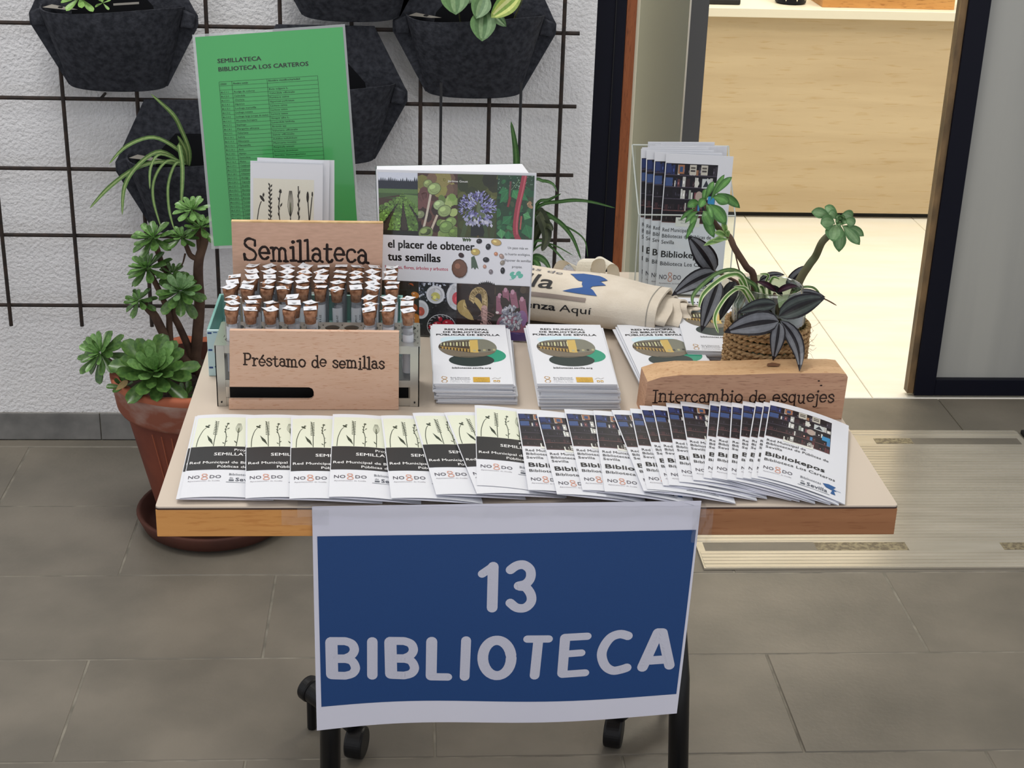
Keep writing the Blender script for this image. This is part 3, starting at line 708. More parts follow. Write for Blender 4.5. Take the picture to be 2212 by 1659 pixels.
# ================================================================ TABLE
TZ=.740
tb=empty('table',(.133,1.87,0),'square beige laminate table with wooden edge and black folding legs','table')
TO=(.133,1.87,0)
x0,x1,y0,y1=-.268,.535,1.468,2.268
def TB(mb,name,m,**k): return P0(mb,name,m,tb,TO,**k)
def rr(x0,x1,y0,y1,r,n=5):
    P=[]
    for cx,cy,a in ((x1-r,y0+r,-90),(x1-r,y1-r,0),(x0+r,y1-r,90),(x0+r,y0+r,180)):
        for i in range(n+1): P.append((cx+r*math.cos(R_(a+90*i/n)),cy+r*math.sin(R_(a+90*i/n))))
    return P
q=MB(); q.prism(rr(x0,x1,y0,y1,.004),TZ-.0018,TZ); TB(q,'laminate_top',M['laminate'])
q=MB(); q.prism(rr(x0-.0004,x1+.0004,y0-.0004,y1+.0004,.0044),TZ-.0034,TZ-.00185); TB(q,'laminate_edge',M['lam_edge'])
q=MB(); q.box((x0+.012,y0+.012,TZ-.034),(x1-.012,y1-.012,TZ-.0036)); TB(q,'table_core',M['box_wood'])
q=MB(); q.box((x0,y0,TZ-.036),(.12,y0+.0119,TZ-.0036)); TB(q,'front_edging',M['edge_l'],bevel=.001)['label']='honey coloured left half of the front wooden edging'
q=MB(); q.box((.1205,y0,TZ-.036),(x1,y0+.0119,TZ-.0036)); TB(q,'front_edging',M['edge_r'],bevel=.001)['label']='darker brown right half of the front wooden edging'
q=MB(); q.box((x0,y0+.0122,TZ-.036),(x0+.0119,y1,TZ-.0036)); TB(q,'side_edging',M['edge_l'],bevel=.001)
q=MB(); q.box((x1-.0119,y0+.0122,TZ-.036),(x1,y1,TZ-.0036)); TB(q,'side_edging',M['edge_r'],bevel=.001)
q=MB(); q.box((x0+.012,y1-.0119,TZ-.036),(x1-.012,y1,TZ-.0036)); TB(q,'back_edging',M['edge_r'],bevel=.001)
for (xt,xb,s) in ((-.108,-.106,-1),(.352,.380,1)):
    q=MB(); q.tube([(xt-.004,1.93,.690),(xb-.001,1.80,.30),(xb,1.735,.09)],.0145,16); TB(q,'leg',M['black_steel'],smooth=True)
    q=MB(); q.box((xt-.03,1.80,.692),(xt+.03,2.06,.7039)); TB(q,'mounting_plate',M['black_steel'],bevel=.002)
    q=MB(); q.tube([(xb,1.44,.082),(xb,1.735,.088),(xb,1.83,.082)],.0135,12); TB(q,'foot_bar',M['black_steel'],smooth=True)
    for yy in (1.455,1.815):
        q=MB(); q.tube([(xb-.022,yy,.027),(xb+.022,yy,.027)],.026,36); TB(q,'castor',M['black_plastic'],bevel=.004)
        q=MB(); q.tube([(xb,yy,.03),(xb,yy,.08)],.009,10); TB(q,'castor_stem',M['black_plastic'])
q=MB(); q.tube([(-.105,1.955,.64),(.36,1.955,.64)],.014,12); TB(q,'cross_bar',M['black_steel'],smooth=True)
# second folded trolley foot standing on the floor under the table, left and right
for a,b in ((Y(668,1512,2.12),Y(770,1578,2.04)),(Y(1445,1490,2.16),Y(1328,1548,2.06))):
    q=MB(); a.z=.075; b.z=.06; d=(b-a)
    q.tube([a,a+d*.5,b],[.019,.018,.018],36); o=TB(q,'folding_arm',M['black_plastic'],smooth=False,bevel=.003)
    q=MB(); q.tube([a-d*.06,a+d*.10],.0215,40); TB(q,'end_cap',M['black_plastic'],bevel=.004)
    q=MB(); q.tube([b+Vector((-.014,.004,-.033)),b+Vector((.014,-.004,-.033))],.0265,40); TB(q,'castor',M['black_plastic'],bevel=.004)
    q=MB(); q.tube([a+d*.05,Vector((a.x,a.y,.002))+d*.05],.008,8); TB(q,'castor_stem',M['black_plastic'])
# ---------------------------------------------------------------- sign
def SC(x,y): p=Y(660+x/2.514,1060+y/2.514,1.4655); return (p.x,p.z)
cTL,cTR,cBL,cBR=SC(35,85),SC(2150,55),SC(62,1297),SC(2015,1205)
def bil(u,v): # v 0 top
    wv=.004*math.sin(2*math.pi*u)*v
    return tuple((cTL[i]*(1-u)+cTR[i]*u)*(1-v)+(cBL[i]*(1-u)+cBR[i]*u)*v + (wv if i==1 else 0) for i in (0,1))
def sdep(x,z):   # gentle hang of the sheet
    v=max(0,min(1,(.744-z)/.28)); u=(x+.1)/.415
    return 1.4655-.0045*math.sin(math.pi*v)*(.4+.6*math.sin(math.pi*max(0,min(1,u))))-.002*v+.0012*math.sin(u*9)*v
sg=empty('paper_sign',(.107,1.4655,.60),'white paper sign with blue panel reading 13 BIBLIOTECA taped to the table front','sign')
SO=(.107,1.4655,.60)
q=MB(); q.grid(lambda u,v:(lambda p:(p[0],sdep(*p),p[1]))(bil(u,v)),24,20); q.grid(lambda u,v:(lambda p:(p[0],sdep(*p)+.0004,p[1]))(bil(1-u,v)),24,20)
P0(q,'sheet',M['sign_paper'],sg,SO,smooth=True)
pr=PR(); BL=(27,66,120)
c4=[SC(64,245),SC(2120,210),SC(2012,1098),SC(87,1167)]
vs=[];
for j in range(21):
    for i in range(25):
        u,v=i/24,j/20; wv=.004*math.sin(2*math.pi*u)*v*.9
        x=(c4[0][0]*(1-u)+c4[1][0]*u)*(1-v)+(c4[3][0]*(1-u)+c4[2][0]*u)*v
        z=(c4[0][1]*(1-u)+c4[1][1]*u)*(1-v)+(c4[3][1]*(1-u)+c4[2][1]*u)*v+wv
        vs.append((x,z))
pr.raw(vs,[(j*25+i,j*25+i+1,(j+1)*25+i+1,(j+1)*25+i) for j in range(20) for i in range(24)],BL)
k_=1/2.514/ (F/1.66) # crop px -> m approx
WH=(198,198,211)
def sg_s(pts,wd):
    pp=[]
    for a_,b_ in zip(pts,pts[1:]):
        m_=max(1,int(math.hypot(b_[0]-a_[0],b_[1]-a_[1])/18)); pp+=[(a_[0]+(b_[0]-a_[0])*t_/m_,a_[1]+(b_[1]-a_[1])*t_/m_) for t_ in range(m_)]
    P=[SC(*p) for p in pp+[pts[-1]]]; vs2,fs2=strokegeo(P,wd*pxm((.1,1.465,.6))/2.514,True,14); pr.raw(vs2,fs2,WH)
sg_s([(1018,402),(1012,620)],58); sg_s([(1018,400),(958,440)],46)
sg_s(sm2([(1112,418),(1145,396),(1185,392),(1218,418),(1220,460),(1195,492),(1155,503)],3),52)
sg_s(sm2([(1163,506),(1195,512),(1222,550),(1222,590),(1190,620),(1145,620),(1110,594)],3),52)
def Bp(dx,dy):
    sg_s([(x+dx,y+dy) for x,y in ((141,814),(145,988))],66)
    sg_s([(x+dx,y+dy) for x,y in [(150,808),(215,808)]+sm2([(215,808),(252,822),(266,855),(250,885),(215,902)],3)+[(150,902)]],50)
    sg_s([(x+dx,y+dy) for x,y in [(170,905.5),(214,905.5)]+sm2([(222,906),(255,918),(272,955),(255,985),(215,997)],3)+[(150,995)]],50)
Bp(0,0); sg_s([(363,810),(363,994)],57); Bp(320,-3)
sg_s([(685,806),(682,994)],60); sg_s([(682,999),(772,999)],48); sg_s([(871,798),(863,996)],54)
sg_s(arc(1038,892,77,97,0,350,26),59)
sg_s([(1203,789),(1318,789)],46); sg_s([(1262,792),(1242,988)],54)
sg_s([(1407,786),(1392,978)],56); sg_s([(1407,782),(1528,777)],46); sg_s([(1400,873),(1496,867)],44); sg_s([(1392,984),(1516,977)],46)
sg_s(sm2([(1748,778),(1705,768),(1655,786),(1618,835),(1606,885),(1625,940),(1665,967),(1710,962),(1742,952)],4),54)
sg_s([(1912,764),(1828,950)],60); sg_s([(1936,764),(1974,940)],58); sg_s([(1868,914),(1962,908)],54); sg_s([(1912,762),(1938,762)],54)
mb=MB(); dl=.00002
for i,(vv,ff,cc) in enumerate(pr.items): zz=lift(vv,ff) if i else [0]*len(vv); mb.add([(x-SO[0],sdep(x,z)-.0003-(dl*(1+.1*i) if i else 0)-h_-SO[1],z-SO[2]) for (x,z),h_ in zip(vv,zz)],ff,cc)
mb.build('sign_print',M['print'],sg)
q=MB(); rt=random.Random(5); jz=[rt.uniform(-.0006,.0006) for _ in range(60)]
q.grid(lambda u,v:(-.118+.44*u,1.4622+(.0008*math.sin(u*70)+jz[int(u*59)]),TZ+.0008-.011*v+.0012*math.sin(u*23)*v),60,3)
q.grid(lambda u,v:(-.118+.44*u,1.4622+v*.022+.0015,TZ+.0012+.0004*math.sin(u*60)),60,2)
P0(q,'clear_tape',M['tape'],sg,SO,smooth=True)
q=MB(); q.grid(lambda u,v:(-.135+.05*u,1.4635+.0006*math.sin(u*20+v*5),TZ-.002-.018*v),10,4); P0(q,'clear_tape',M['tape'],sg,SO,smooth=True); q=MB(); q.grid(lambda u,v:(.308+.022*u,1.4625+.0008*math.sin(u*14+v*9),TZ-.002-.040*v),8,8); P0(q,'clear_tape',M['tape'],sg,SO,smooth=True)
# ================================================================ LEAFLET DESIGNS (99 x 210 mm, v from the bottom)
LW,LL=.099,.210
K=(26,26,28); GREY=(96,96,104)
def nosdo(pr,x,y,h,w,col=(48,42,60)):
    c=w/5.6
    pr.textw('NO',x,y,h,c*2.0,col,.0); pr.textw('DO',x+w-c*2.0,y,h,c*2.0,col,.0)
    cx=x+w/2; t=h*.095; o=(222,156,130)
    pr.stroke(sm2([(cx+.26*c,y+h*.95),(cx-.3*c,y+h*1.02),(cx-.42*c,y+h*.66),(cx,y+h*.42),(cx+.5*c,y+h*.14),(cx+.38*c,y-h*.26),(cx-.3*c,y-h*.28),(cx-.42*c,y+h*.06),(cx,y+h*.4),(cx+.42*c,y+h*.66),(cx+.26*c,y+h*.98)],3),t,o)
    pr.textw('Ayuntamiento de Sevilla',x+.02*w,y-h*.72,h*.30,w*.96,(110,100,110),0,'l',1)
def bibsev(pr,x,y,h,w):
    pr.textw('Bibliotecas',x+w*.04,y+h*.62,h*.34,w*.5,(90,96,106),0); pr.textw('de',x+w*.06,y+h*.24,h*.26,w*.09,(90,96,106),0)
    pr.textw('Sevilla',x+w*.2,y,h*.52,w*.5,(74,80,94),.01); pr.rect(x+w*.06,y,x+w*.17,y+h*.14,(90,96,106)); pr.rect(x,y-h*.16,x+w*.76,y-h*.12,(110,116,126))
    pr.poly([(x+w*.58,y+h*.86),(x+w*.72,y+h*.98),(x+w*.9,y+h*.92),(x+w*.84,y+h*.62),(x+w*.93,y+h*.5),(x+w*.86,y+h*.44),(x+w*.9,y+h*.06),(x+w*.78,y+h*.06),(x+w*.82,y+h*.46),(x+w*.66,y+h*.56)],(44,92,150))
    pr.stroke([(x+w*.85,y+h*.6),(x+w*1.02,y+h*.58)],h*.03,(60,100,150))
def plantdraw(pr,x0,y0,w,h,ink,n=6,part=1.0):
    """row of ink drawn wild flowers inside the box"""
    s=h; t=h*.013
    def S_(pts,k=1): pr.stroke(sm2(pts,3),t*k,ink,False)
    def lf(x,y,dx,dy,wd): pr.poly([(x,y),(x+dx*.5-dy*wd,y+dy*.5+dx*wd),(x+dx,y+dy),(x+dx*.5+dy*wd,y+dy*.5-dx*wd)],ink)
    X=lambda u:x0+w*u; Yv=lambda v:y0+h*v
    # 1 nodding head
    S_([(X(.02),Yv(0)),(X(.03),Yv(.3)),(X(.08),Yv(.6)),(X(.13),Yv(.72))]); pr.ell(X(.145),Yv(.76),w*.028,h*.055,ink,10,35)
    for a in (-20,10,40,70): lf(X(.155),Yv(.78),w*.045*math.cos(R_(a)),h*.07*math.sin(R_(a)+.5),.12)
    # 2 lavender spike
    S_([(X(.31),Yv(0)),(X(.31),Yv(.5)),(X(.29),Yv(.95))])
    for i in range(9):
        v=.42+.062*i; lf(X(.305),Yv(v),w*.035,h*.05,.22); lf(X(.300),Yv(v+.02),-w*.035,h*.05,.22)
    lf(X(.30),Yv(.05),-w*.13,h*.38,.07)
    # 3 leafy
    S_([(X(.50),Yv(0)),(X(.505),Yv(.35)),(X(.47),Yv(.62)),(X(.50),Yv(.86))])
    for v,sx in ((.08,-1),(.14,1),(.34,1),(.5,-1),(.6,-1),(.64,1),(.72,-1)): lf(X(.495),Yv(v),sx*w*.045,h*(.02 if v==.34 else .07),.16)
    for a in (20,60,100,150): lf(X(.50),Yv(.84),w*.035*math.cos(R_(a)),h*.07*math.sin(R_(a)),.2)
    # 4 teasel
    S_([(X(.70),Yv(0)),(X(.705),Yv(.4)),(X(.70),Yv(.5))]); pr.ell(X(.70),Yv(.64),w*.011,h*.09,(120,128,100),10)
    for k in range(-3,4): S_([(X(.70),Yv(.5)),(X(.70+.018*k),Yv(.66)),(X(.70+.008*k),Yv(.88))],.35)
    lf(X(.70),Yv(.1),-w*.05,h*.12,.1)
    # 5 grass
    S_([(X(.86),Yv(0)),(X(.865),Yv(.5)),(X(.85),Yv(.95))])
    for i in range(8): lf(X(.86),Yv(.4+.06*i),w*.025*(1 if i%2 else -1),h*.08,.12)
    S_([(X(.87),Yv(0)),(X(.90),Yv(.3)),(X(.95),Yv(.36))])
    if part>1:
        S_([(X(1.07),Yv(0)),(X(1.07),Yv(.4)),(X(1.04),Yv(.75))]); pr.ell(X(1.035),Yv(.8),w*.025,h*.08,ink,10); S_([(X(1.07),Yv(.4)),(X(1.12),Yv(.8))]); pr.ell(X(1.125),Yv(.84),w*.015,h*.04,ink,8)
        lf(X(1.07),Yv(.1),-w*.06,h*.14,.2); lf(X(1.07),Yv(.38),w*.07,h*.08,.2)
def design_seed(full=True):
    pr=PR(); w,h=LW,LL
    pr.rect(.002,h*.58,w-.001,h*.955,(228,232,212),10,3)
    plantdraw(pr,.005,h*.585,.066,h*.33,(52,62,46),part=1.2); plantdraw(pr,.079,h*.585,.020,h*.30,(52,62,46)); 
    pr.rect(.0008,h*.305,w-.0006,h*.58,(36,36,38),12,3)
    pr.textw('Proyecto',w*.5,h*.525,.0085,w*.26,(244,244,244),.006,'l'); pr.textw('SEMILLATECA',w*.28,h*.470,.0100,w*.56,(244,244,244),.012,'l')
    pr.textw('Red Municipal de Bibliotecas',.0025,h*.375,.0084,w*.90,(244,244,244),.010,'l'); pr.textw('Públicas de Sevilla',w*.34,h*.325,.0084,w*.54,(244,244,244),.010,'l')
    nosdo(pr,.004,h*.205,.0100,.036); bibsev(pr,.046,h*.175,.021,.048)
    return pr
def shelfphoto(pr,x0,y0,w,h,seed=1):
    rnd=random.Random(seed)
    pr.rect(x0,y0,x0+w,y0+h,(26,24,32),8,2)
    rows=5
    for r in range(rows):
        yb=y0+h*(1-(r+1)/rows)+h*.012; hh=h/rows*.86; dim=.75 if r<4 else .5
        pr.rect(x0,yb-h*.012,x0+w,yb+h*.004,(118,84,84) if r in (3,4) else (76,70,84),8,1)
        xx=x0+w*.015
        while xx<x0+w*.97:
            bw=w*rnd.uniform(.02,.07); rt=xx-x0; t=rt/w
            if r==0: c=rnd.choice([(40,52,96),(54,50,70),(150,110,84),(206,204,196),(60,56,66)]) if t>.0 else (46,60,104)
            elif r==1: c=rnd.choice([(64,84,130),(40,44,66),(66,46,52),(96,62,66),(190,190,186)]) if t<.35 or t>.6 else (54,40,46)
            elif r==2: c=rnd.choice([(34,30,38),(90,44,56),(120,70,80),(60,50,56),(206,210,206),(150,160,150)]) if t>.3 else (32,30,40)
            elif r==3: c=rnd.choice([(60,40,44),(134,96,88),(180,170,164),(70,130,180),(44,40,46),(100,60,60)]) if t>.45 else rnd.choice([(40,34,40),(66,44,50)])
            else: c=rnd.choice([(50,34,40),(36,30,36),(150,150,146),(96,50,56)]) if t>.5 else (34,28,32)
            if t>.33 and rnd.random()<.12: c=(206,206,200)
            bh=hh*rnd.uniform(.5,1); 
            if rnd.random()<.7: pr.rect(xx,yb,min(xx+bw*.85,x0+w),yb+bh,c)
            if rnd.random()<.4: pr.rect(xx+bw*.2,yb+bh*.3,xx+bw*.5,yb+bh*.6,tuple(min(255,int(v*1.7+20)) for v in c))
            xx+=bw
    pr.rect(x0+w*.24,y0+h*.83,x0+w*.36,y0+h*.98,(160,112,84)); pr.rect(x0+w*.27,y0+h*.86,x0+w*.33,y0+h*.95,(50,80,120))
    for a in (.46,.68): pr.rect(x0+w*a,y0+h*.82,x0+w*(a+.13),y0+h*.985,(196,192,180)); pr.rect(x0+w*(a+.02),y0+h*.87,x0+w*(a+.11),y0+h*.90,(70,66,66)); pr.rect(x0+w*(a+.02),y0+h*.92,x0+w*(a+.11),y0+h*.95,(90,86,80))
    pr.ell(x0+w*.62,y0+h*.68,w*.045,h*.05,(214,214,206)); pr.rect(x0+w*.72,y0+h*.60,x0+w*.88,y0+h*.76,(200,206,206)); pr.poly([(x0+w*.74,y0+h*.62),(x0+w*.80,y0+h*.74),(x0+w*.86,y0+h*.63)],(50,56,66))
    pr.rect(x0+w*.86,y0+h*.34,x0+w*.99,y0+h*.47,(58,140,190)); pr.ell(x0+w*.68,y0+h*.46,w*.07,h*.09,(176,160,150))
    pr.rect(x0+w*.01,y0+h*.62,x0+w*.15,y0+h*.76,(62,84,132)); pr.rect(x0+w*.01,y0+h*.84,x0+w*.10,y0+h*.99,(44,58,106))
def design_kepos(n=1):
    pr=PR(); w,h=LW,LL
    shelfphoto(pr,.0012,h*.515,w*.77,h*.42)
    pr.rect(w*.22,h*.490,w*.58,h*.555,(228,230,222)); pr.textw('BIBLIOKEPOS',w*.26,h*.530,.0042,w*.28,(70,76,70),.01,'l',1); pr.textw('Biblioteca Los Carteros',w*.30,h*.512,.0024,w*.2,(110,110,110),0,'l',1); 
    for i,(s,a) in enumerate((('Red Municipal de',.50),('Bibliotecas de Públicas de',.80),('Sevilla',.21))): pr.textw(s,.003,h*(.450-.044*i),.0082,w*a*.93,(40,40,44),.004)
    pr.textw('Bibliokepos',.0035,h*.265,.0140,w*.70,(22,22,24),.022); pr.textw('Biblioteca Los Carteros',.0035,h*.205,.0088,w*.83,(40,40,44),.004)
    nosdo(pr,.004,h*.105,.0100,.033); bibsev(pr,.044,h*.045,.022,.048)
    return pr
def design_red():
    pr=PR(); w,h=LW,LL
    pr.ell(w*.40,h*.655,w*.30,h*.060,(206,230,240),24); pr.ell(w*.70,h*.475,w*.255,h*.085,(40,150,120),28,-6); pr.ell(w*.50,h*.415,w*.295,h*.070,(32,48,46),28)
    cl=ell(w*.24,h*.575,w*.17,h*.073,14,0,90,270)[:]+ell(w*.66,h*.565,w*.20,h*.092,14,0,-90,90)
    cx,cy=w*.47,h*.54
    out=[(w*.34,h*.655),(w*.22,h*.645),(w*.12,h*.62),(w*.075,h*.575),(w*.10,h*.525),(w*.20,h*.475),(w*.36,h*.448),(w*.52,h*.445),(w*.68,h*.462),(w*.80,h*.50),(w*.845,h*.555),(w*.82,h*.61),(w*.73,h*.655),(w*.62,h*.665)]
    pr.cl=sm2(out+[out[0]],3)[:-1]
    pr.rect(0,h*.4,w,h*.7,(120,116,104)); pr.rect(0,h*.4,w,h*.525,(112,100,84)); 
    pr.poly([(w*.05,h*.62),(w*.52,h*.645),(w*.52,h*.50),(w*.05,h*.56)],(70,58,46)); pr.poly([(w*.10,h*.575),(w*.62,h*.535),(w*.62,h*.495),(w*.10,h*.548)],(170,140,74))
    for i in range(10):
        x=w*(.10+.042*i); pr.rect(x,h*(.585-.001*i),x+w*.022,h*(.615+.002*i),(206,206,160) if i%2 else (150,150,130)); pr.rect(x,h*(.548-.005*i),x+w*.018,h*(.568-.003*i),(56,40,30))
    pr.poly([(w*.49,h*.65),(w*.60,h*.655),(w*.60,h*.50),(w*.49,h*.505)],(206,176,98)); pr.poly([(w*.60,h*.655),(w*.85,h*.66),(w*.85,h*.52),(w*.60,h*.50)],(124,124,110))
    for i in range(5): pr.rect(w*(.53+.065*i),h*(.515+.003*i),w*(.565+.065*i),h*(.535+.003*i),(62,58,50) if i%2 else (176,170,130))
    pr.poly([(w*.05,h*.545),(w*.50,h*.50),(w*.80,h*.51),(w*.9,h*.44),(0,h*.40)],(116,106,90)); pr.rect(w*.36,h*.452,w*.66,h*.457,(50,50,46))
    pr.cl=None
    for s,v,x,W in (('RED MUNICIPAL',.865,.16,.60),('DE BIBLIOTECAS',.808,.14,.62),('PÚBLICAS DE SEVILLA',.752,.045,.86)): pr.textw(s,w*x,h*v,h*.047,w*W,(18,18,20),.030)
    pr.textw('bibliotecas.sevilla.org',w*.24,h*.318,h*.026,w*.50,(60,60,62),.02)
    pr.stroke(sm2([(w*.165,h*.145),(w*.12,h*.155),(w*.11,h*.125),(w*.145,h*.105),(w*.175,h*.08),(w*.16,h*.048),(w*.12,h*.05),(w*.108,h*.078),(w*.145,h*.105),(w*.172,h*.125),(w*.165,h*.145)],3),w*.010,(190,150,90))
    for i,(s,a) in enumerate((('Red Municipal',.24),('de Bibliotecas',.25),('Delegación de Cultura',.24),('y del Casco de Sevilla',.24))): pr.textw(s,w*.215,h*(.128-.026*i),h*.022 if i<2 else h*.016,w*a,(130,130,134),.02 if i<2 else 0,'l',1)
    pr.rect(w*.50,h*.055,w*.71,h*.145,(206,164,60)); pr.textw('Instituto',w*.56,h*.112,h*.018,w*.09,(90,70,30),0,'l',1); pr.textw('de la Cultura',w*.53,h*.088,h*.018,w*.15,(90,70,30),0,'l',1); pr.textw('y las Artes',w*.55,h*.064,h*.018,w*.11,(90,70,30),0,'l',1)
    for a in (.755,.80): pr.rect(w*a,h*.06,w*(a+.035),h*.092,(196,154,60)); pr.rect(w*(a+.012),h*.06,w*(a+.023),h*.078,(240,240,240))
    pr.stroke(sm2([(w*.74,h*.115),(w*.78,h*.135),(w*.81,h*.118),(w*.85,h*.138)],3),w*.006,(150,140,120))
    a_=[0,.05,.15,.318,.345,.665,.70,.752,.915,1]; b_=[0,.02,.105,.235,.275,.735,.775,.795,.935,1]
    pr.items=[([(x,h*float(np.interp(y/h,a_,b_))) for x,y in vs],fs,c) for vs,fs,c in pr.items]
    return pr
BOW=.0030
def bowz(x,b=BOW): return b*(math.sin(math.pi*max(0,min(1,x/LW)))**.8)
def surf_bow(x,y,h): return (x,y,bowz(x)+.0009+h)
def surf_flat(x,y,h): return (x,y,.0013+h)
def leafmesh_bow():
    q=MB(); n=14
    q.grid(lambda u,v:(u*LW,v*LL,bowz(u*LW)+.0009),n,2); q.grid(lambda u,v:((1-u)*LW,v*LL,bowz((1-u)*LW)+.0006),n,2)
    a=q.mesh('cover',M['paper'],False)
    q=MB(); 
    q.grid(lambda u,v:(.0005+u*(LW-.001),.0006+v*(LL-.0012),.0004+bowz(u*LW,.0014)),n,2); q.grid(lambda u,v:(.0005+(1-u)*(LW-.001),.0006+v*(LL-.0012),.0001),n,2)
    q.grid(lambda u,v:(.0005+u*(LW-.001),.0006,.0001+v*(.0003+bowz(u*LW,.0014))),n,1); q.grid(lambda u,v:(.0005+(1-u)*(LW-.001),LL-.0006,.0001+v*(.0003+bowz((1-u)*LW,.0014))),n,1)
    return a,q.mesh('inner_sheet',M['paper2'],False)
cov_bow,inn_bow=leafmesh_bow()
def leafmesh_flat():
    q=MB(); n=2; h=.0013
    for z0,z1,dx in ((0,.0004,0),(.00045,.00085,.0006),(.0009,.0013,0)):
        q.box((dx,dx*.7,z0),(LW-dx,LL-dx,z1))
    return q.mesh('folded_sheet',M['paper'],False)
flat_me=leafmesh_flat()
pm_seed=design_seed().build('cover_print',surf_bow,None,M['print'],.0003,.0002).data
pm_kep=design_kepos().build('cover_print',surf_bow,None,M['print'],.0003,.0002).data
pm_kepf=design_kepos().build('cover_print',surf_flat,None,M['print'],.0003,.0001).data
pm_red=design_red().build('cover_print',surf_flat,None,M['print'],.0004,.0001).data
for ob in [x for x in list(bpy.data.objects) if x.name.startswith('cover_print')]: bpy.data.objects.remove(ob)
def frame(bl,updir,tilt_dx):
    """matrix with origin bl, local y along updir, local x tilted by tilt_dx (dz per metre of x)"""
    yv=Vector(updir).normalized(); xv=Vector((yv.y,-yv.x,0)).normalized(); xv=Vector((xv.x,xv.y,tilt_dx)).normalized()
    zv=xv.cross(yv).normalized(); yv=zv.cross(xv)
    m=Matrix((xv,yv,zv)).transposed().to_4x4(); m.translation=Vector(bl); return m
def bowleaf(mw,pm,label,group,flat=False,name='leaflet'):
    t=empty(name,(0,0,0),label,'leaflet',group); t.matrix_world=mw
    if flat: link('folded_sheet',flat_me,t)
    else: link('cover',cov_bow,t); link('inner_sheet',inn_bow,t)
    if pm: link('cover_print',pm,t)
    return t
ORD=['leftmost','second','third','fourth','fifth','sixth','seventh','eighth','ninth','tenth','eleventh','twelfth','thirteenth','fourteenth','fifteenth','sixteenth','seventeenth','last']
seedpx=[((418,910),(380,1080)),((425,900),(388,1078)),((530,890),(530,1078)),((628,893),(625,1079)),((718,893),(710,1075)),((822,897),(845,1078)),((889,886),(942,1070)),((960,893),(1030,1068)),((1025,891),(1030,1050))]
keppx=[((1116,893),(1141,1060)),((1157,888),(1203,1069)),((1219,887),(1258,1060)),((1282,893),(1306,1063)),((1320,884),(1390,1062)),((1362,890),(1397,1058)),((1382,879),(1432,1050)),((1410,885),(1445,1049)),((1439,877),(1467,1042)),((1470,875),(1497,1038)),((1531,875),(1519,1033)),((1553,875),(1537,1033)),((1579,876),(1570,1037)),((1602,878),(1590,1033)),((1629,876),(1604,1033)),((1646,879),(1622,1033)),((1660,876),(1636,1030))]
allp=[('s',)+p for p in seedpx]+[('k',)+p for p in keppx]
aprev=.004; nS=len(seedpx); nK=len(keppx)
for i,(kd,top,bot) in enumerate(allp):
    a=[.003,.0045,.0085,.0095,.0105,.011,.0125,.0135,.0145][i] if kd=='s' else .0135+.0006*(i-nS)
    zb=TZ+.0008+a
    B=Z(bot[0],bot[1],zb); T=Z(top[0],top[1],zb+.006)
    d=(T-B); d.z=0; d=d.normalized(); d.z=.018
    mw=frame(B,d,-a/LW*.96)
    if kd=='s':
        lab='flower-drawn seed library leaflet, %s in the front row'%(ORD[i]+' from the left') if i<nS-1 else 'flower-drawn seed library leaflet at the right end, beside the bookshelf-photo leaflets'
        if i==0: lab='lowest flower-drawn leaflet, only its white left margin showing at the far left'
        elif i==1: lab='flower-drawn seed library leaflet, leftmost whole one in the front row'
        bowleaf(mw,pm_seed,lab,'flower-drawn leaflets fanned along the table front')
    else:
        j=i-nS
        lab='bookshelf-photo leaflet, %s of that kind from left, front row'%('first' if j==0 else ORD[j]) if j<nK-1 else 'topmost bookshelf-photo leaflet, fully visible at the right end of the front row'
        bowleaf(mw,pm_kep,lab,'bookshelf-photo leaflets fanned along the table front')
# ---------------------------------------------------------------- stacks of leaflets
def stack(TLp,TRp,BLp,ztop,n,sname,seed,curl=None):
    zt=ztop; rnd=random.Random(seed)
    TL=Z(*TLp,zt); BLc=Z(*BLp,zt); d=TL-BLc; d.z=0; d.normalize(); base=BLc+d*0
    th=(zt-TZ-.0006)/n
    for k in range(n):
        ang=rnd.uniform(-1.6,1.6) if k<n-1 else 0; jx,jy=(rnd.uniform(-.0022,.0030),rnd.uniform(-.0022,.0022)) if k<n-1 else (0,0)
        if k<n*.6: jx+=.0035; 
        dd=Matrix.Rotation(R_(ang),4,'Z')@d
        sidev=Vector((d.y,-d.x,0))
        p=base+sidev*jx+d*jy; p.z=TZ+.0004+th*k
        mw=frame(p,dd,0)
        top=k==n-1
        lab=('top building-photo leaflet of the '+sname) if top else ('building-photo leaflet '+('just below the top one, ' if k==n-2 else 'at the very bottom, ' if k==0 else 'within the upper half, ' if k>n/2 else 'within the lower half, ')+sname)
        t=bowleaf(mw,pm_red if top else None,lab,'leaflets in the '+sname,True)
stack((934,700),(1098,690),(936,828),.768,18,'left stack beside seed rack',1)
stack((1140,704),(1298,690),(1160,828),.775,22,'middle stack before tote bag',2)
stack((1333,702),(1500,700),(1391,828),.765,17,'right stack behind pine board',3)
stack((1452,640),(1570,640),(1483,756),.770,19,'rear stack beside roped jar',4)
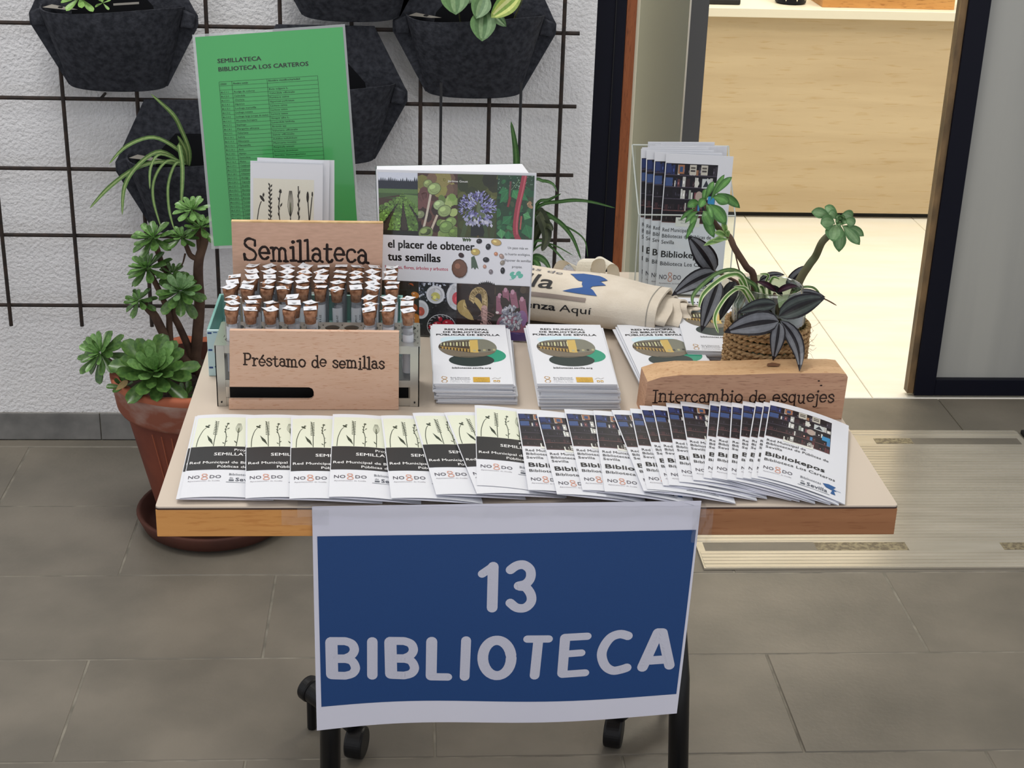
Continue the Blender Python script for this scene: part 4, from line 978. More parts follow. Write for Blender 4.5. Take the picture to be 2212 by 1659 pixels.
# ================================================================ SEED TUBES
RX0,RX1,RY0,RY1=-.2335,.0125,1.738,1.818
rk=empty('tube_rack',(-.11,1.778,TZ+.0003),'stainless steel rack of drilled plate behind the seed loan board','rack'); RO=(-.11,1.778,TZ+.0003)
PZ=.8195
colx=[-.214+.0237*k for k in range(10)]; rowy=[1.757,1.779,1.800]
q=MB(); hr=.0093
def cell(x,y,hx,hy,z,n=16):
    vs=[];m=n
    for i in range(m):
        a=2*math.pi*i/m; c,s=math.cos(a),math.sin(a); k=min(hx/abs(c) if abs(c)>1e-6 else 9,hy/abs(s) if abs(s)>1e-6 else 9)
        vs+= [(x+hr*c,y+hr*s,z),(x+k*c,y+k*s,z),(x+hr*c,y+hr*s,z-.0012)]
    fs=[(3*i,3*i+1,3*((i+1)%m)+1,3*((i+1)%m)) for i in range(m)]+[(3*i,3*((i+1)%m),3*((i+1)%m)+2,3*i+2) for i in range(m)]
    q.add(vs,fs)
gx0,gx1=colx[0]-.01185,colx[-1]+.01185; gy0,gy1=rowy[0]-.01075,rowy[-1]+.01075
for x in colx:
    for y in rowy: cell(x,y,.01185,.01075,PZ)
for a,b,c,d in ((RX0,gx0,RY0,RY1),(gx1,RX1,RY0,RY1),(gx0,gx1,RY0,gy0),(gx0,gx1,gy1,RY1)): q.add([(a,c,PZ),(b,c,PZ),(b,d,PZ),(a,d,PZ)],[(0,1,2,3)])
P0(q,'drilled_plate',M['steel'],rk,RO)
q=MB(); q.box((RX0,RY0-.0012,PZ-.010),(RX1,RY0,PZ)); q.box((RX0,RY1,PZ-.010),(RX1,RY1+.0012,PZ)); q.box((RX0-.0012,RY0,PZ-.010),(RX0,RY1,PZ)); q.box((RX1,RY0,PZ-.010),(RX1+.0012,RY1,PZ)); P0(q,'plate_flange',M['steel'],rk,RO)
for x in (RX0,RX1-.011):
    for y in (RY0-.0024,RY1):
        q=MB(); q.box((x,y,TZ+.0003),(x+.011,y+.0012,PZ-.0005)); xo=x if x<-.1 else x+.0098; q.box((xo,min(y,y+.0012) if y<1.78 else y-.010,TZ+.0003),(xo+.0012,y+.011 if y<1.78 else y+.0012,PZ-.0005)); P0(q,'corner_post',M['steel'],rk,RO)
q=MB(); q.box((RX0+.002,RY0+.001,.7735),(RX1-.002,RY1-.001,.7745)); q.box((RX0+.011,RY0-.0012,.7655),(RX1-.011,RY0,.7745)); P0(q,'lower_shelf',M['steel'],rk,RO)
q=MB(); q.box((RX0+.011,RY0-.0012,TZ+.001),(RX1-.011,RY0,TZ+.011)); P0(q,'bottom_rail',M['steel'],rk,RO)
for x in (RX0+.0055,RX1-.0055):
    q=MB(); q.tube([(x,RY0-.0036,TZ+.006),(x,RY0-.0024,TZ+.006)],.0011,8); P0(q,'rivet',M['dark'],rk,RO)
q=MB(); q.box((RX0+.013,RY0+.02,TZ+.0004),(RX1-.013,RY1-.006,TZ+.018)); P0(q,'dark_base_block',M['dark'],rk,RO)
# tray
ty=empty('teal_tray',(-.13,1.905,TZ+.0003),'teal and pale plastic tray holding the back rows of seed tubes','tray'); TYO=(-.13,1.905,TZ+.0003)
tx0,tx1,ty0,ty1=-.2555,-.0085,1.8325,1.972; th=.0035; tz1=.803
for nm,a,b,m in (('front_wall',(tx0,ty0,TZ+.0003),(tx1,ty0+th,tz1),'teal_pale'),('back_wall',(tx0,ty1-th,TZ+.0003),(tx1,ty1,tz1),'teal'),('left_wall',(tx0,ty0+th+.0001,TZ+.0003),(tx0+th,ty1-th-.0001,tz1),'teal'),('right_wall',(tx1-th,ty0+th+.0001,TZ+.0003),(tx1,ty1-th-.0001,tz1),'teal'),('tray_floor',(tx0+th+.0001,ty0+th+.0001,TZ+.0003),(tx1-th-.0001,ty1-th-.0001,.7675),'teal')):
    q=MB(); q.box(a,b); P0(q,nm,M[m],ty,TYO,bevel=.0008)
pr=PR()
for z in (.799,.776,.752):
    pr.rect(tx0+.001,z-.0012,tx0+.006,z+.0012,(40,70,130)); pr.rect(tx0+.008,z+.0004,tx0+.013,z+.0016,(40,90,140))
mb=MB()
for i,(vv,ff,cc) in enumerate(pr.items): mb.add([(x-TYO[0],ty0-.0002-TYO[1],z-TYO[2]) for x,z in vv],ff,cc)
mb.build('ink_marks',M['print'],ty)
# tube prototype
TR=.0080
def lm(q,name,m,s=True): return q.mesh(name,M[m],s)
q=MB(); q.lathe([(.0005,.0),(.005,.0008),(TR-.0006,.004),(TR,.008),(TR,.075),(TR+.0005,.0765),(TR-.0008,.0765),(TR-.001,.074)],18); g_me=lm(q,'glass','tubeglass')
q=MB(); q.lathe([(.0005,.0660),(.0058,.0662),(.0066,.0665),(.0072,.0755),(.0078,.0775),(.0082,.0825),(.0076,.0835),(.0005,.0835)],16); c_me=lm(q,'cork','cork')
def labelmesh(h):
    q=MB(); q.grid(lambda u,v:((TR-.0012)*math.cos(R_(200+250*u)),(TR-.0012)*math.sin(R_(200+250*u)),.004+h*v),14,2); q.grid(lambda u,v:((TR-.0015)*math.cos(R_(450-250*u)),(TR-.0015)*math.sin(R_(450-250*u)),.004+h*v),14,2)
    return lm(q,'rolled_label','paper')
lab_me=[labelmesh(.055),labelmesh(.059),labelmesh(.050)]
def slip(seed):
    r=random.Random(seed); q=MB(); h=.0079; bend=r.choice([-.0012,.0014,.0020,.0006]); ax=r.random()<.5
    def f(u,v,dz=0):
        a,b=(u-.5),(v-.5); return (a*2*h,b*2*h*r2,(4*(a*a if ax else b*b))*bend+dz+.0003)
    r2=r.uniform(.8,1.0)
    q.grid(lambda u,v:f(u,v),4,4); q.grid(lambda u,v:f(1-u,v,.00025),4,4,mi=0)
    q.add([(-.0028,.0002,max(bend,0)*.1+.0008),(.0028,.0002,.0008),(.0028,.0010,.0008),(-.0028,.0010,.0008)],[(0,1,2,3)],mi=1); q.add([(-.0016,-.0022,.0009),(.0014,-.0022,.0009),(.0014,-.0014,.0009),(-.0016,-.0014,.0009)],[(0,1,2,3)],mi=1)
    return q.mesh('paper_slip',[M['paper'],M['dark']],False)
slip_me=[slip(k) for k in range(5)]
tt=PR(); 
def tubetext(s,h,y0,s2=None):
    pr=PR(); pr.text(s,0,0,h,(40,40,44),.01,1.0,'l',1)
    if s2: pr.text(s2,0,-h*1.5,h,(40,40,44),.01,1.0,'l',1)
    mb=MB()
    for vv,ff,cc in pr.items:
        mb.add([((TR-.0010)*math.cos(R_(262)+( -y)/TR+.35),(TR-.0010)*math.sin(R_(262)+(-y)/TR+.35),.050-x) for x,y in vv],ff,cc)
    return mb.mesh('label_print',M['print'],False)
tp=[tubetext('TOMATE',.0042,0,'23.2'),tubetext('TAGETE',.0042,0),tubetext('22.3 BER',.0042,0),tubetext('19.1',.0045,0),tubetext('CALABA',.0042,0)]
cr5=lambda x,y:(440+x/4.809,560+y/4.809)
fr_=[[(315,395),(530,385),(925,395),(1750,398),(1920,388),(2108,400)],[(290,470),(500,470),(720,440),(925,455),(1130,470),(1740,455),(1905,462),(2115,465)],[(283,515),(490,522),(690,510),(900,508),(1110,525),(1738,518),(1925,520),(2125,517)]]
bk_=[[(500,95),(690,92),(875,95),(1050,105),(1235,102),(1425,108),(1600,108),(1765,100),(1945,112)],[(485,145),(660,150),(860,150),(1035,160),(1220,155),(1410,158),(1590,165),(1765,150),(1945,150)],
[(275,190),(470,195),(655,212),(845,218),(1030,235),(1220,232),(1405,215),(1580,220),(1765,212),(1950,212)],[(265,232),(447,245),(645,265),(830,272),(1020,270),(1200,268),(1390,275),(1575,268),(1765,268),(1955,268)],[(250,292),(430,310),(625,325),(815,322),(1005,325),(1195,330),(1385,325),(1575,330),(1760,325),(1955,310)]]
rnd=random.Random(11); RO_=['front','second','third']; 
def tube(x,y,z,label,group,txt_=None):
    t=empty('seed_tube',(x,y,z),label,'test tube',group); t.rotation_euler=(rnd.uniform(-.02,.02),rnd.uniform(-.02,.02),0)
    link('glass',g_me,t); link('cork',c_me,t); l=link('rolled_label',lab_me[rnd.randrange(3)],t); l.rotation_euler.z=rnd.uniform(-.4,.4)
    s=link('paper_slip',slip_me[rnd.randrange(5)],t,loc=(0,0,.0836)); s.rotation_euler=(rnd.uniform(-.12,.12),rnd.uniform(-.15,.15),rnd.uniform(-.9,.9))
    if txt_ is not None: link('label_print',tp[txt_],t)
NUM=['first','second','third','fourth','fifth','sixth','seventh','eighth','ninth','tenth']
for r,row in enumerate([fr_[2],fr_[1],fr_[0]]):
    for i,c in enumerate(row):
        p=Z(*cr5(*c),.8595); x=min(colx,key=lambda a:abs(a-p.x)); x=x+max(-.0009,min(.0009,p.x-x))
        tube(x,rowy[r],.7748,'seed tube in the steel rack, %s row from front, %s from left'%(['front','second','third'][r],NUM[i]),'corked seed tubes in the steel rack')
by=[1.857,1.878,1.899,1.921,1.943]
for r,row in enumerate(bk_[::-1]):
    for i,c in enumerate(row):
        p=Z(*cr5(*c),.852); k=round((p.x+.225)/.0226)
        x=-.225+.0226*k+(0 if len(row)>9 else 0); x+=max(-.002,min(.002,p.x-x))
        tx=None
        if r==0: tx={7:0,6:1,5:2,0:3,1:4}.get(i)
        tube(x,by[r],.7678,'seed tube in the teal tray, %s row behind the rack, %s from left'%(['first','second','third','fourth','rearmost'][r],NUM[i]),'corked seed tubes in the teal tray',tx)
# ================================================================ WOODEN BOARDS
def cbox(pts,y0,y1,name,m,par,o,**k):
    q=MB(); q.prism(pts,y0,y1,'y'); return P0(q,name,m,par,o,**k)
bl=empty('seed_loan_board',(-.116,1.728,TZ),'pale plywood board with side slot, burnt lettering Préstamo de semillas, leaning on the rack','sign board')
BO=(-.116,1.728,TZ)
a0,a1,zt=-.2175,-.0120,.8435
outl=[(a0-.001,TZ+.0004),(a1-.0005,TZ+.0004),(a1,zt-.001),(a0+.004,zt),(a0+.001,.7702),(-.121,.7698),(-.117,.7680),(-.1155,.764),(-.1155,.7575),(-.118,.7545),(-.122,.7535),(a0-.0005,.7535)]
q=MB(); q.prism([(p[0],p[1]) for p in outl],1.7250,1.7315,'y',mi=0); o=P0(q,'board',[M['ply'],M['ply_edge']],bl,BO,bevel=.0006); fixn(o)
pr=PR(); burnt(pr,'Préstamo de semillas',0,0,.0098,.170,.0019,(44,24,16),random.Random(2),.10)
def onfront(pr,x0,z0,y,o,parent,name='burnt_lettering',slope=0,mt=None):
    mb=MB()
    for i,(vv,ff,cc) in enumerate(pr.items): zz=lift(vv,ff); mb.add([(x0+x-o[0],y-.0001-.000004*i-h_-o[1],z0+z+slope*x-o[2]) for (x,z),h_ in zip(vv,zz)],ff,cc)
    return mb.build(name,mt or M['print'],parent)
onfront(pr,-.1985,.7985,1.7250,BO,bl,slope=-.025)
sb=empty('seed_library_board',(-.134,1.957,.768),'plywood board with large burnt lettering Semillateca behind the seed tubes','sign board'); SBO=(-.134,1.957,.768)
b0,b1,zt=-.2345,-.0345,.9085
outl=[(b0,.7679),(-.136,.7679),(-.134,.812),(-.078,.812),(-.075,.7679),(b1-.004,.7679),(b1,zt-.0005),(b0+.001,zt+.0008)]
q=MB(); q.prism(outl,1.9555,1.9625,'y'); o=P0(q,'board',M['ply2'],sb,SBO,bevel=.0006); fixn(o)
q=MB(); q.box((b0+.001,1.9553,zt-.0004),(b1-.0005,1.9627,zt+.0012)); P0(q,'raw_edge',M['ply_edge'],sb,SBO)
pr=PR(); burnt(pr,'Semillateca',0,0,.0185,.166,.0033,(36,22,18),random.Random(4),.05)
onfront(pr,-.2195,.8570,1.9555,SBO,sb,slope=-.02)
ib=empty('cuttings_board',(.411,1.727,TZ+.0003),'thick pine block with burnt lettering Intercambio de esquejes, standing behind the front leaflets','sign board'); IBO=(.411,1.727,TZ+.0003)
top=[(.5345,.7965),(.532,.8005),(.52,.8018),(.49,.8015),(.45,.8012),(.40,.7990),(.36,.7985),(.33,.7985),(.305,.7955),(.2885,.7895)]
outl=[(.2855,TZ+.0003),(.5330,TZ+.0003)]+top
q=MB(); n=len(outl); yf,yb=1.700,1.748
vs=[(x,yf,z) for x,z in outl]+[(x-.001,yb,z-.0005) for x,z in outl]
q.add(vs,[tuple(range(n))],mi=0); q.add(vs,[tuple(range(n,2*n))[::-1]],mi=0)
for i in range(n): q.add([vs[i],vs[(i+1)%n],vs[(i+1)%n+n],vs[i+n]],[(3,2,1,0)],mi=1 if 1<i<n-1 else 0)
o=P0(q,'block',[M['pine'],M['pine_top']],ib,IBO,bevel=.0012); fixn(o)
q=MB(); q.add([(.4385,1.722,.8021),(.452,1.720,.8023),(.457,1.728,.8023),(.447,1.733,.8022),(.441,1.730,.8021)],[(0,1,2,3,4)]); M['knot']=mat('knot',(112,74,48),.8); P0(q,'knot_hole',M['knot'],ib,IBO)
pr=PR(); burnt(pr,'Intercambio de esquejes',0,0,.0108,.226,.0018,(44,24,16),random.Random(8),.10)
pr.ell(.203,.029,.0014,.0010,(44,24,16)); pr.ell(.2065,.023,.0016,.0010,(44,24,16))
onfront(pr,.296,.7625,yf,IBO,ib)
# ================================================================ STAND, POSTER, UPRIGHT LEAFLETS
st=empty('poster_stand',(-.14,2.11,TZ),'black box-shaped stand behind the lettered board, propping the green poster','stand')
q=MB(); q.box((-.08,-.035,.0003),(.085,.06,.050)); q.build('base_block',M['black_plastic'],st,bevel=.002)
q=MB(); q.add([(-.08,.061,.0003),(.03,.061,.0003),(.02,.1,.25),(-.08,.1,.25),(-.08,.066,.0003),(.03,.066,.0003),(.02,.105,.25),(-.08,.105,.25)],[(0,1,2,3),(7,6,5,4),(0,4,5,1),(1,5,6,2),(2,6,7,3),(3,7,4,0)]); q.build('back_rest',M['black_plastic'],st)
p_tl,p_tr,p_bl,p_br=Y(415,75,2.200),Y(745,52,2.205),Y(457,538,2.150),Y(780,524,2.158)
def PB(u,v,h=0): # u right, v up
    p=(p_bl*(1-u)+p_br*u)*(1-v)+(p_tl*(1-u)+p_tr*u)*v
    return p+Vector((0,-1,0.1))*(h+.003*math.sin(math.pi*v)*math.sin(math.pi*u))
ps=empty('laminated_poster',tuple(PB(.5,0)),'green laminated sheet listing seeds, headed SEMILLATECA BIBLIOTECA LOS CARTEROS','poster'); PSO=tuple(PB(.5,0))
def rrect(x0,y0,x1,y1,r,n=4):
    P=[]
    for cx,cy,a in ((x1-r,y0+r,-90),(x1-r,y1-r,0),(x0+r,y1-r,90),(x0+r,y0+r,180)):
        for i in range(n+1): P.append((cx+r*math.cos(R_(a+90*i/n)),cy+r*math.sin(R_(a+90*i/n))))
    return P
def patch(fn,x0,y0,x1,y1,col,name,mt,nu=12,nv=16,h=0,both=True):
    q=MB(); q.grid(lambda u,v:fn(x0+(x1-x0)*u,y0+(y1-y0)*v,h),nu,nv,col)
    if both: q.grid(lambda u,v:fn(x1-(x1-x0)*u,y0+(y1-y0)*v,h-.0003),nu,nv,col)
    return q
M['lam_film']=mat('laminate_film',(214,220,220),.2,alpha=.55,coat=.5)
q=MB(); poly=rrect(0,0,1,1,.022); q.grid(lambda u,v:PB(u,v,-.0003),12,16); P0(q,'clear_film',M['lam_film'],ps,PSO,smooth=True)
M['green_sheet']=mat('green_sheet',(70,172,94),.3,noise=2,c2=(78,178,100),coat=.7)
q=patch(PB,.018,.014,.984,.988,None,'sheet',None); P0(q,'green_sheet',M['green_sheet'],ps,PSO,smooth=True)
pr=PR(); GK=(16,48,26); W_,H_=216,303
tx=lambda x:x/W_; 
def T_(s,x,y,size,w,bold=.0,al='l',res=1,col=GK): pr.textw(s,x,y,size,w,col,bold,al,res)
T_('SEMILLATECA',32,262,8.2,62,.03,res=2,col=(14,30,18)); T_('BIBLIOTECA LOS CARTEROS',32,250.5,8.2,128,.03,res=2,col=(14,30,18))
rows=[('CÓDIGO','Nombre común','Nombre científico/variedad'),('','',''),('BLC.1.1','Acelga de colores','Beta vulgaris L.'),('BLC.2.1','Caléndula','Calendula officinalis'),('BLC.3.1','Chirivía','Pastinaca sativa'),('BLC.4.1','Hipérico','Hypericum perforatum'),('BLC.5.1','Lechuga maravilla','Lactuca sativa'),('BLC.5.2','Lechuga romana','Lactuca sativa'),('BLC.5.3','Lechuga larga (orejas de mulo)','Lactuca sativa'),('BLC.6.1','Mostaza forrajera','Sinapis alba L.'),('BLC.7.1','Espliego','Lavandula latifolia'),('BLC.8.1','Margarita africana','Arctotis spp'),('BLC.9.1','Valeriana','Valeriana officinalis'),('BLC.10.1','Salvia','Salvia officinalis'),('BLC.11.1','Milenrama','Achillea millefolium'),('BLC.12.1','Manzanilla','Matricaria recutita'),('BLC.13.1','Anís','Pimpinella anisum'),('BLC.14.1','Ajenjo','Artemisia absinthium'),('BLC.15.1','Santolina','Santolina chamaecyparissus'),('BLC.16.1','Melón','Cucumis melo'),('BLC.17.1','Calabacín','Cucurbita pepo'),('BLC.17.2','Calabaza',''),('BLC.18.1','Cilantro',''),('BLC.19.1','Acelga',''),('BLC.20.1','Capuchina',''),('BLC.21.1','Eneldo',''),('BLC.22.1','Berenjena',''),('BLC.22.2','Berenjena',''),('BLC.22.3','Berenjena',''),('BLC.23.1','Tomate',''),('BLC.23.2','Tomate',''),('BLC.23.3','Tomate',''),('BLC.24.1','Calabaza',''),('BLC.24.2','Calabaza',''),('BLC.24.3','Calabaza','')]
xa,xb,xc,xd=32,50,100,172; yy=236; rh=5.75
pr.rect(xa,yy-.2,xd,yy+.2,GK,12); 
for i,(a,b,c) in enumerate(rows):
    y1_=yy-rh; bo=.03 if i==0 else .012
    if y1_<36: break
    if a: T_(a,xa+1,y1_+1.4,3.1,len(a)*1.55,bo)
    if b: T_(b,xb+1.5,y1_+1.4,3.3,min(46,len(b)*1.75),bo)
    if c: T_(c,xc+1.5,y1_+2.2,3.3,min(66,len(c)*1.72),bo)
    pr.rect(xa,y1_-.18,xd,y1_+.18,GK,12); yy=y1_
for x in (xa,xb,xc,xd): pr.rect(x-.2,yy,x+.2,236,GK,1,16)
pr.text('1',34,14,4,GK,0,1,'l',1)
mb=MB()
for i,(vv,ff,cc) in enumerate(pr.items): mb.add([tuple(PB(x/W_,y/H_,.0004+.000003*i)-Vector(PSO)) for x,y in vv],ff,cc)
mb.build('seed_list_print',M['gloss'],ps)
# leaflets standing in front of the poster
base=Y(640,595,2.022); 
def design_wild():
    pr=PR(); w,h=LW,LL; pr.rect(.004,.05,w-.012,h*.90,(226,224,210),8,8); plantdraw(pr,.006,h*.42,.070,h*.46,(52,50,46),part=1.2); return pr
pw=design_wild().build('cover_print',surf_flat,None,M['print'],.0003,.0001); pm_wild=pw.data; bpy.data.objects.remove(pw)
for k in range(6):
    top=Y([543,541,556,566,552,560][k]+0,[350,347,340,343,352,346][k],2.072+.0025*k)
    dirv=Vector((.018+.004*k*(-1)**k,.19,1)).normalized(); ang=[1.5,-.5,2.2,-2.5,1,-1][k]
    tl=top if k else Y(541,351,2.070); BLp=tl-dirv*LL
    rx=Matrix.Rotation(R_(-ang),4,'Y')@Vector((1,-.02,0)); rx=(rx-dirv*rx.dot(dirv)).normalized(); zv=rx.cross(dirv).normalized()
    m=Matrix((rx,dirv,zv)).transposed().to_4x4(); m.translation=BLp
    lab='front leaflet with ink wild flowers standing before the green poster' if k==0 else 'white-topped leaflet standing behind the wild flower leaflet, before the green poster'
    bowleaf(m,pm_wild if k==0 else None,lab,'leaflets standing before the green poster',True)
# ================================================================ BOOK
k_bl=Vector((-.0385,1.987,.7412)); k_br=Vector((.1635,1.9585,.7412)); k_tr=Y(1158,374,1.990); k_tl=Y(812,366,2.017)
def KB(u,v,h=0):
    p=(k_bl*(1-u)+k_br*u)*(1-v)+(k_tl*(1-u)+k_tr*u)*v
    return p+Vector((-.12,-1,.12))*h
bk=empty('seed_book',tuple((k_bl+k_br)/2),'upright seed-saving book, cover with eight garden photographs and title el placer de obtener tus semillas','book'); KO=tuple((k_bl+k_br)/2)
q=MB(); A0=[KB(0,0),KB(1,0),KB(1,1),KB(0,1)]; B0=[p+Vector((.0008,.0008,0)) for p in A0]
q.add(A0+B0,[(0,1,2,3),(7,6,5,4),(0,4,5,1),(1,5,6,2),(2,6,7,3),(3,7,4,0)]); P0(q,'front_cover',M['paper'],bk,KO)
q=MB()
f0=[KB(.004,.006)+Vector((0,.0012,0)),KB(.965,.006)+Vector((0,.004,0)),KB(.965,.985)+Vector((0,.004,0)),KB(.004,.985)+Vector((0,.0012,0))]
g0=[KB(.004,.006)+Vector((0,.016,0)),KB(.965,.006)+Vector((-.004,.046,0)),KB(.955,.985)+Vector((-.006,.046,.004)),KB(.004,.985)+Vector((0,.016,.004))]
q.add(f0+g0,[(0,1,2,3),(7,6,5,4),(0,4,5,1),(1,5,6,2),(2,6,7,3),(3,7,4,0)]); P0(q,'page_block',M['paper'],bk,KO)
q=MB(); q.add([p+Vector((.0,.0004,.0)) for p in g0]+[p+Vector((0,.0016,0)) for p in g0],[(0,1,2,3),(7,6,5,4),(0,4,5,1),(1,5,6,2),(2,6,7,3),(3,7,4,0)]); P0(q,'back_cover',M['green_cover'],bk,KO)
q=MB(); s0=[KB(-.003,0),KB(-.001,0),KB(-.001,1),KB(-.003,1)]; s1=[p+Vector((0,.017,0)) for p in s0]
q.add(s0+s1,[(0,1,2,3),(7,6,5,4),(0,4,5,1),(1,5,6,2),(2,6,7,3),(3,7,4,0)]); P0(q,'spine',M['green_cover'],bk,KO)
pr=PR(); rnd=random.Random(21)
def cl(c,v): return tuple(max(0,min(255,int(x*v))) for x in c)
X1,X2,X3,X4,X5=.012,.262,.513,.763,.992; V0,V1,V2,V3=.0,.335,.612,.985
def box(x0,y0,x1,y1): pr.cl=[(x0,y0),(x1,y0),(x1,y1),(x0,y1)]
def blobs(x0,y0,x1,y1,n,r0,r1,cols,asp=1,hi=None,rot=(0,180)):
    for _ in range(n):
        x,y,r=rnd.uniform(x0,x1),rnd.uniform(y0,y1),rnd.uniform(r0,r1); c=cl(rnd.choice(cols),rnd.uniform(.85,1.15))
        pr.ell(x,y,r,r*asp,c,9,rnd.uniform(*rot))
        if hi: pr.ell(x-r*.2,y+r*.3*asp,r*.45,r*.4*asp,cl(c,hi),7)
# 1 field with lettuce rows
box(X1,V2,X2,V3); pr.rect(X1,V2,X2,V3,(60,52,44)); pr.rect(X1,.93,X2,V3,(214,220,234))
for i in range(22): x=X1+.0125*i; pr.poly([(x-.01,.90),(x+.006,.945+rnd.uniform(0,.018)),(x+.02,.90)],(34,42,58))
pr.rect(X1,.885,X2,.935,(32,40,54)); pr.rect(X1,.86,X2,.888,(88,120,70)); pr.rect(X1,.83,X2,.862,(66,92,54)); pr.poly([(X1,.83),(X1,.76),(.16,.855)],(70,52,44)); pr.poly([(.155,.858),(X2,.78),(X2,.85)],(104,138,78))
for k,(xb,w0) in enumerate(((-.10,.05),(.03,.06),(.135,.05),(.215,.045),(.30,.05))):
    for j in range(16):
        t=(j/15)**.6; t=1-t; t=t*t
        pass
for j in range(13,-1,-1):
    t=j/13; y=V2+.025+.225*(t**.75); s=(1-t)**1.25
    for xb in (-.14,-.02,.10,.215,.33):
        x=.165+(xb-.165+.012)*s*1.15+rnd.uniform(-.002,.002); r=.006+.037*s
        c=rnd.choice([(98,134,62),(112,150,74),(84,118,54)])
        pr.ell(x,y-r*.55,r*1.05,r*.5,(22,28,22),10); pr.ell(x,y,r,r*.72,c,12)
        for _ in range(4 if s<.3 else 9): pr.ell(x+rnd.uniform(-.7,.7)*r,y+rnd.uniform(-.35,.5)*r,r*.24,r*.15,cl(c,rnd.uniform(.6,1.5)),6,rnd.uniform(0,180))
pr.rect(X1,V2,X2,V2+.028,(26,30,26))
# 2 sprouting pods
box(X2,V2,X3,V3); pr.rect(X2,V2,X3,V3,(74,50,44)); blobs(X2,V2,X3,.80,34,.02,.05,[(62,40,36),(92,62,54),(48,32,30)]); blobs(X2,.86,X3,V3,16,.03,.06,[(130,128,70),(150,140,84),(116,92,76)]); blobs(X2,.8,.33,.9,6,.03,.05,[(100,66,64)])
blobs(.40,V2,X3,.85,20,.02,.045,[(126,150,84),(108,136,70),(148,166,104)],.8)
def pod(x,y,r,c=(150,170,112)):
    pr.ell(x,y,r,r*.8,cl(c,.6),16,20); pr.ell(x,y,r*.92,r*.72,c,16,20); pr.ell(x-r*.25,y+r*.22,r*.45,r*.28,cl(c,1.25),10,20); pr.stroke(arc(x,y,r*.6,r*.5,200,320,6),.002,cl(c,.7))
pod(.325,.925,.03,(140,156,100)); pr.stroke([(.345,.87),(.315,.73),(.295,.655)],.014,(206,196,180)); pod(.365,.895,.045); pod(.395,.80,.038,(160,182,130)); pod(.43,.765,.045); pod(.47,.70,.04,(130,156,90))
pr.stroke([(.385,.74),(.35,.66),(.345,.62)],.014,(206,190,170)); pod(.44,.67,.045,(120,150,84)); pod(.31,.63,.05,(128,148,90)); pod(.275,.74,.03,(130,140,104)); pod(.49,.64,.035,(112,140,70))
# 3 purple flower head
box(X3,V2,X4,V3); pr.rect(X3,V2,X4,V3,(58,66,30)); blobs(X3,V2,X4,V3,30,.02,.05,[(70,80,34),(44,52,26),(94,98,50),(40,44,24)]); 
for x0_,x1_,c in ((.545,.60,(70,88,52)),(.70,.665,(60,78,46)),(.61,.62,(54,64,40)),(.735,.75,(60,76,40))): pr.stroke([(x1_,.80),(x0_,V2)],.028,c)
pr.poly([(.60,.70),(.70,.70),(.68,.62),(.60,.62)],(22,28,30)); pr.stroke([(.655,.70),(.645,.61)],.012,(96,80,44))
for i in range(260):
    a=rnd.uniform(0,360); rr_=rnd.uniform(.1,1)**.6; x=.640+.115*rr_*math.cos(R_(a)); y=.790+.098*rr_*math.sin(R_(a))
    L_=rnd.uniform(.016,.028); b_=a+rnd.uniform(-40,40); dx,dy=math.cos(R_(b_)),math.sin(R_(b_)); c=rnd.choice([(150,150,204),(126,124,184),(176,178,222),(104,100,160),(196,198,232),(134,130,190)])
    pr.poly([(x-dx*L_*.5,y-dy*L_*.5),(x-dy*L_*.2,y+dx*L_*.2),(x+dx*L_*.6,y+dy*L_*.6),(x+dy*L_*.2,y-dx*L_*.2)],c)
    if i%4==0: pr.ell(x,y,.003,.003,(56,52,96),6)
pr.poly([(.645,.84),(.66,.80),(.655,.74),(.635,.78)],(98,112,84)); blobs(.61,.72,.69,.76,6,.008,.014,[(120,132,104),(98,110,84)])
for i in range(26):
    x=rnd.uniform(.56,.73); y=rnd.uniform(.70,.735); pr.poly([(x,y),(x+.012,y-.012),(x+.004,y-.026),(x-.008,y-.014)],rnd.choice([(206,206,224),(170,172,200),(150,150,184)]))
# 4 red bean pods
box(X4,V2,X5,V3); pr.rect(X4,V2,X5,V3,(34,68,44)); blobs(X4,V2,X5,V3,55,.012,.035,[(30,84,52),(46,106,62),(24,58,40),(58,120,74),(60,76,52)],.7); blobs(X4,.90,X5,V3,60,.002,.006,[(120,150,130),(40,70,60)])
def lf2(x,y,dx,dy,w_,c): pr.poly([(x,y),(x+dx*.4-dy*w_,y+dy*.4+dx*w_),(x+dx,y+dy),(x+dx*.4+dy*w_,y+dy*.4-dx*w_)],c); pr.stroke([(x,y),(x+dx,y+dy)],.0016,cl(c,1.35))
for a in ((.83,.90,-.06,-.02,.45),(.83,.89,-.05,-.07,.3),(.86,.90,.10,-.06,.3),(.86,.90,.04,-.06,.4),(.80,.70,.06,.05,.4),(.84,.66,.0,-.06,.5),(.79,.67,.01,-.06,.5),(.95,.70,.03,-.08,.5),(.93,.76,.05,-.02,.5)): lf2(*a,rnd.choice([(64,138,84),(48,116,72),(84,150,96)]))
pr.stroke([(.845,.95),(.84,.86)],.012,(110,70,70)); pr.stroke([(.845,.86),(.832,.80)],.014,(128,50,54)); pr.stroke([(.90,.96),(.85,.90)],.003,(120,150,110))
pr.stroke(sm2([(.930,.985),(.915,.90),(.895,.80),(.885,.70),(.890,.64),(.915,.60)],4),.034,(160,58,74)); pr.stroke(sm2([(.937,.985),(.922,.90),(.902,.80),(.892,.70),(.897,.64)],4),.008,(196,96,108)); pr.stroke([(.92,.75),(.915,.67)],.010,(170,90,84))
blobs(.955,.80,.985,.83,8,.006,.012,[(196,164,120),(150,120,90)])
pr.cl=None
pr.textw('Jérôme Goust',.452,.937,.017,.125,(236,236,232),.02)
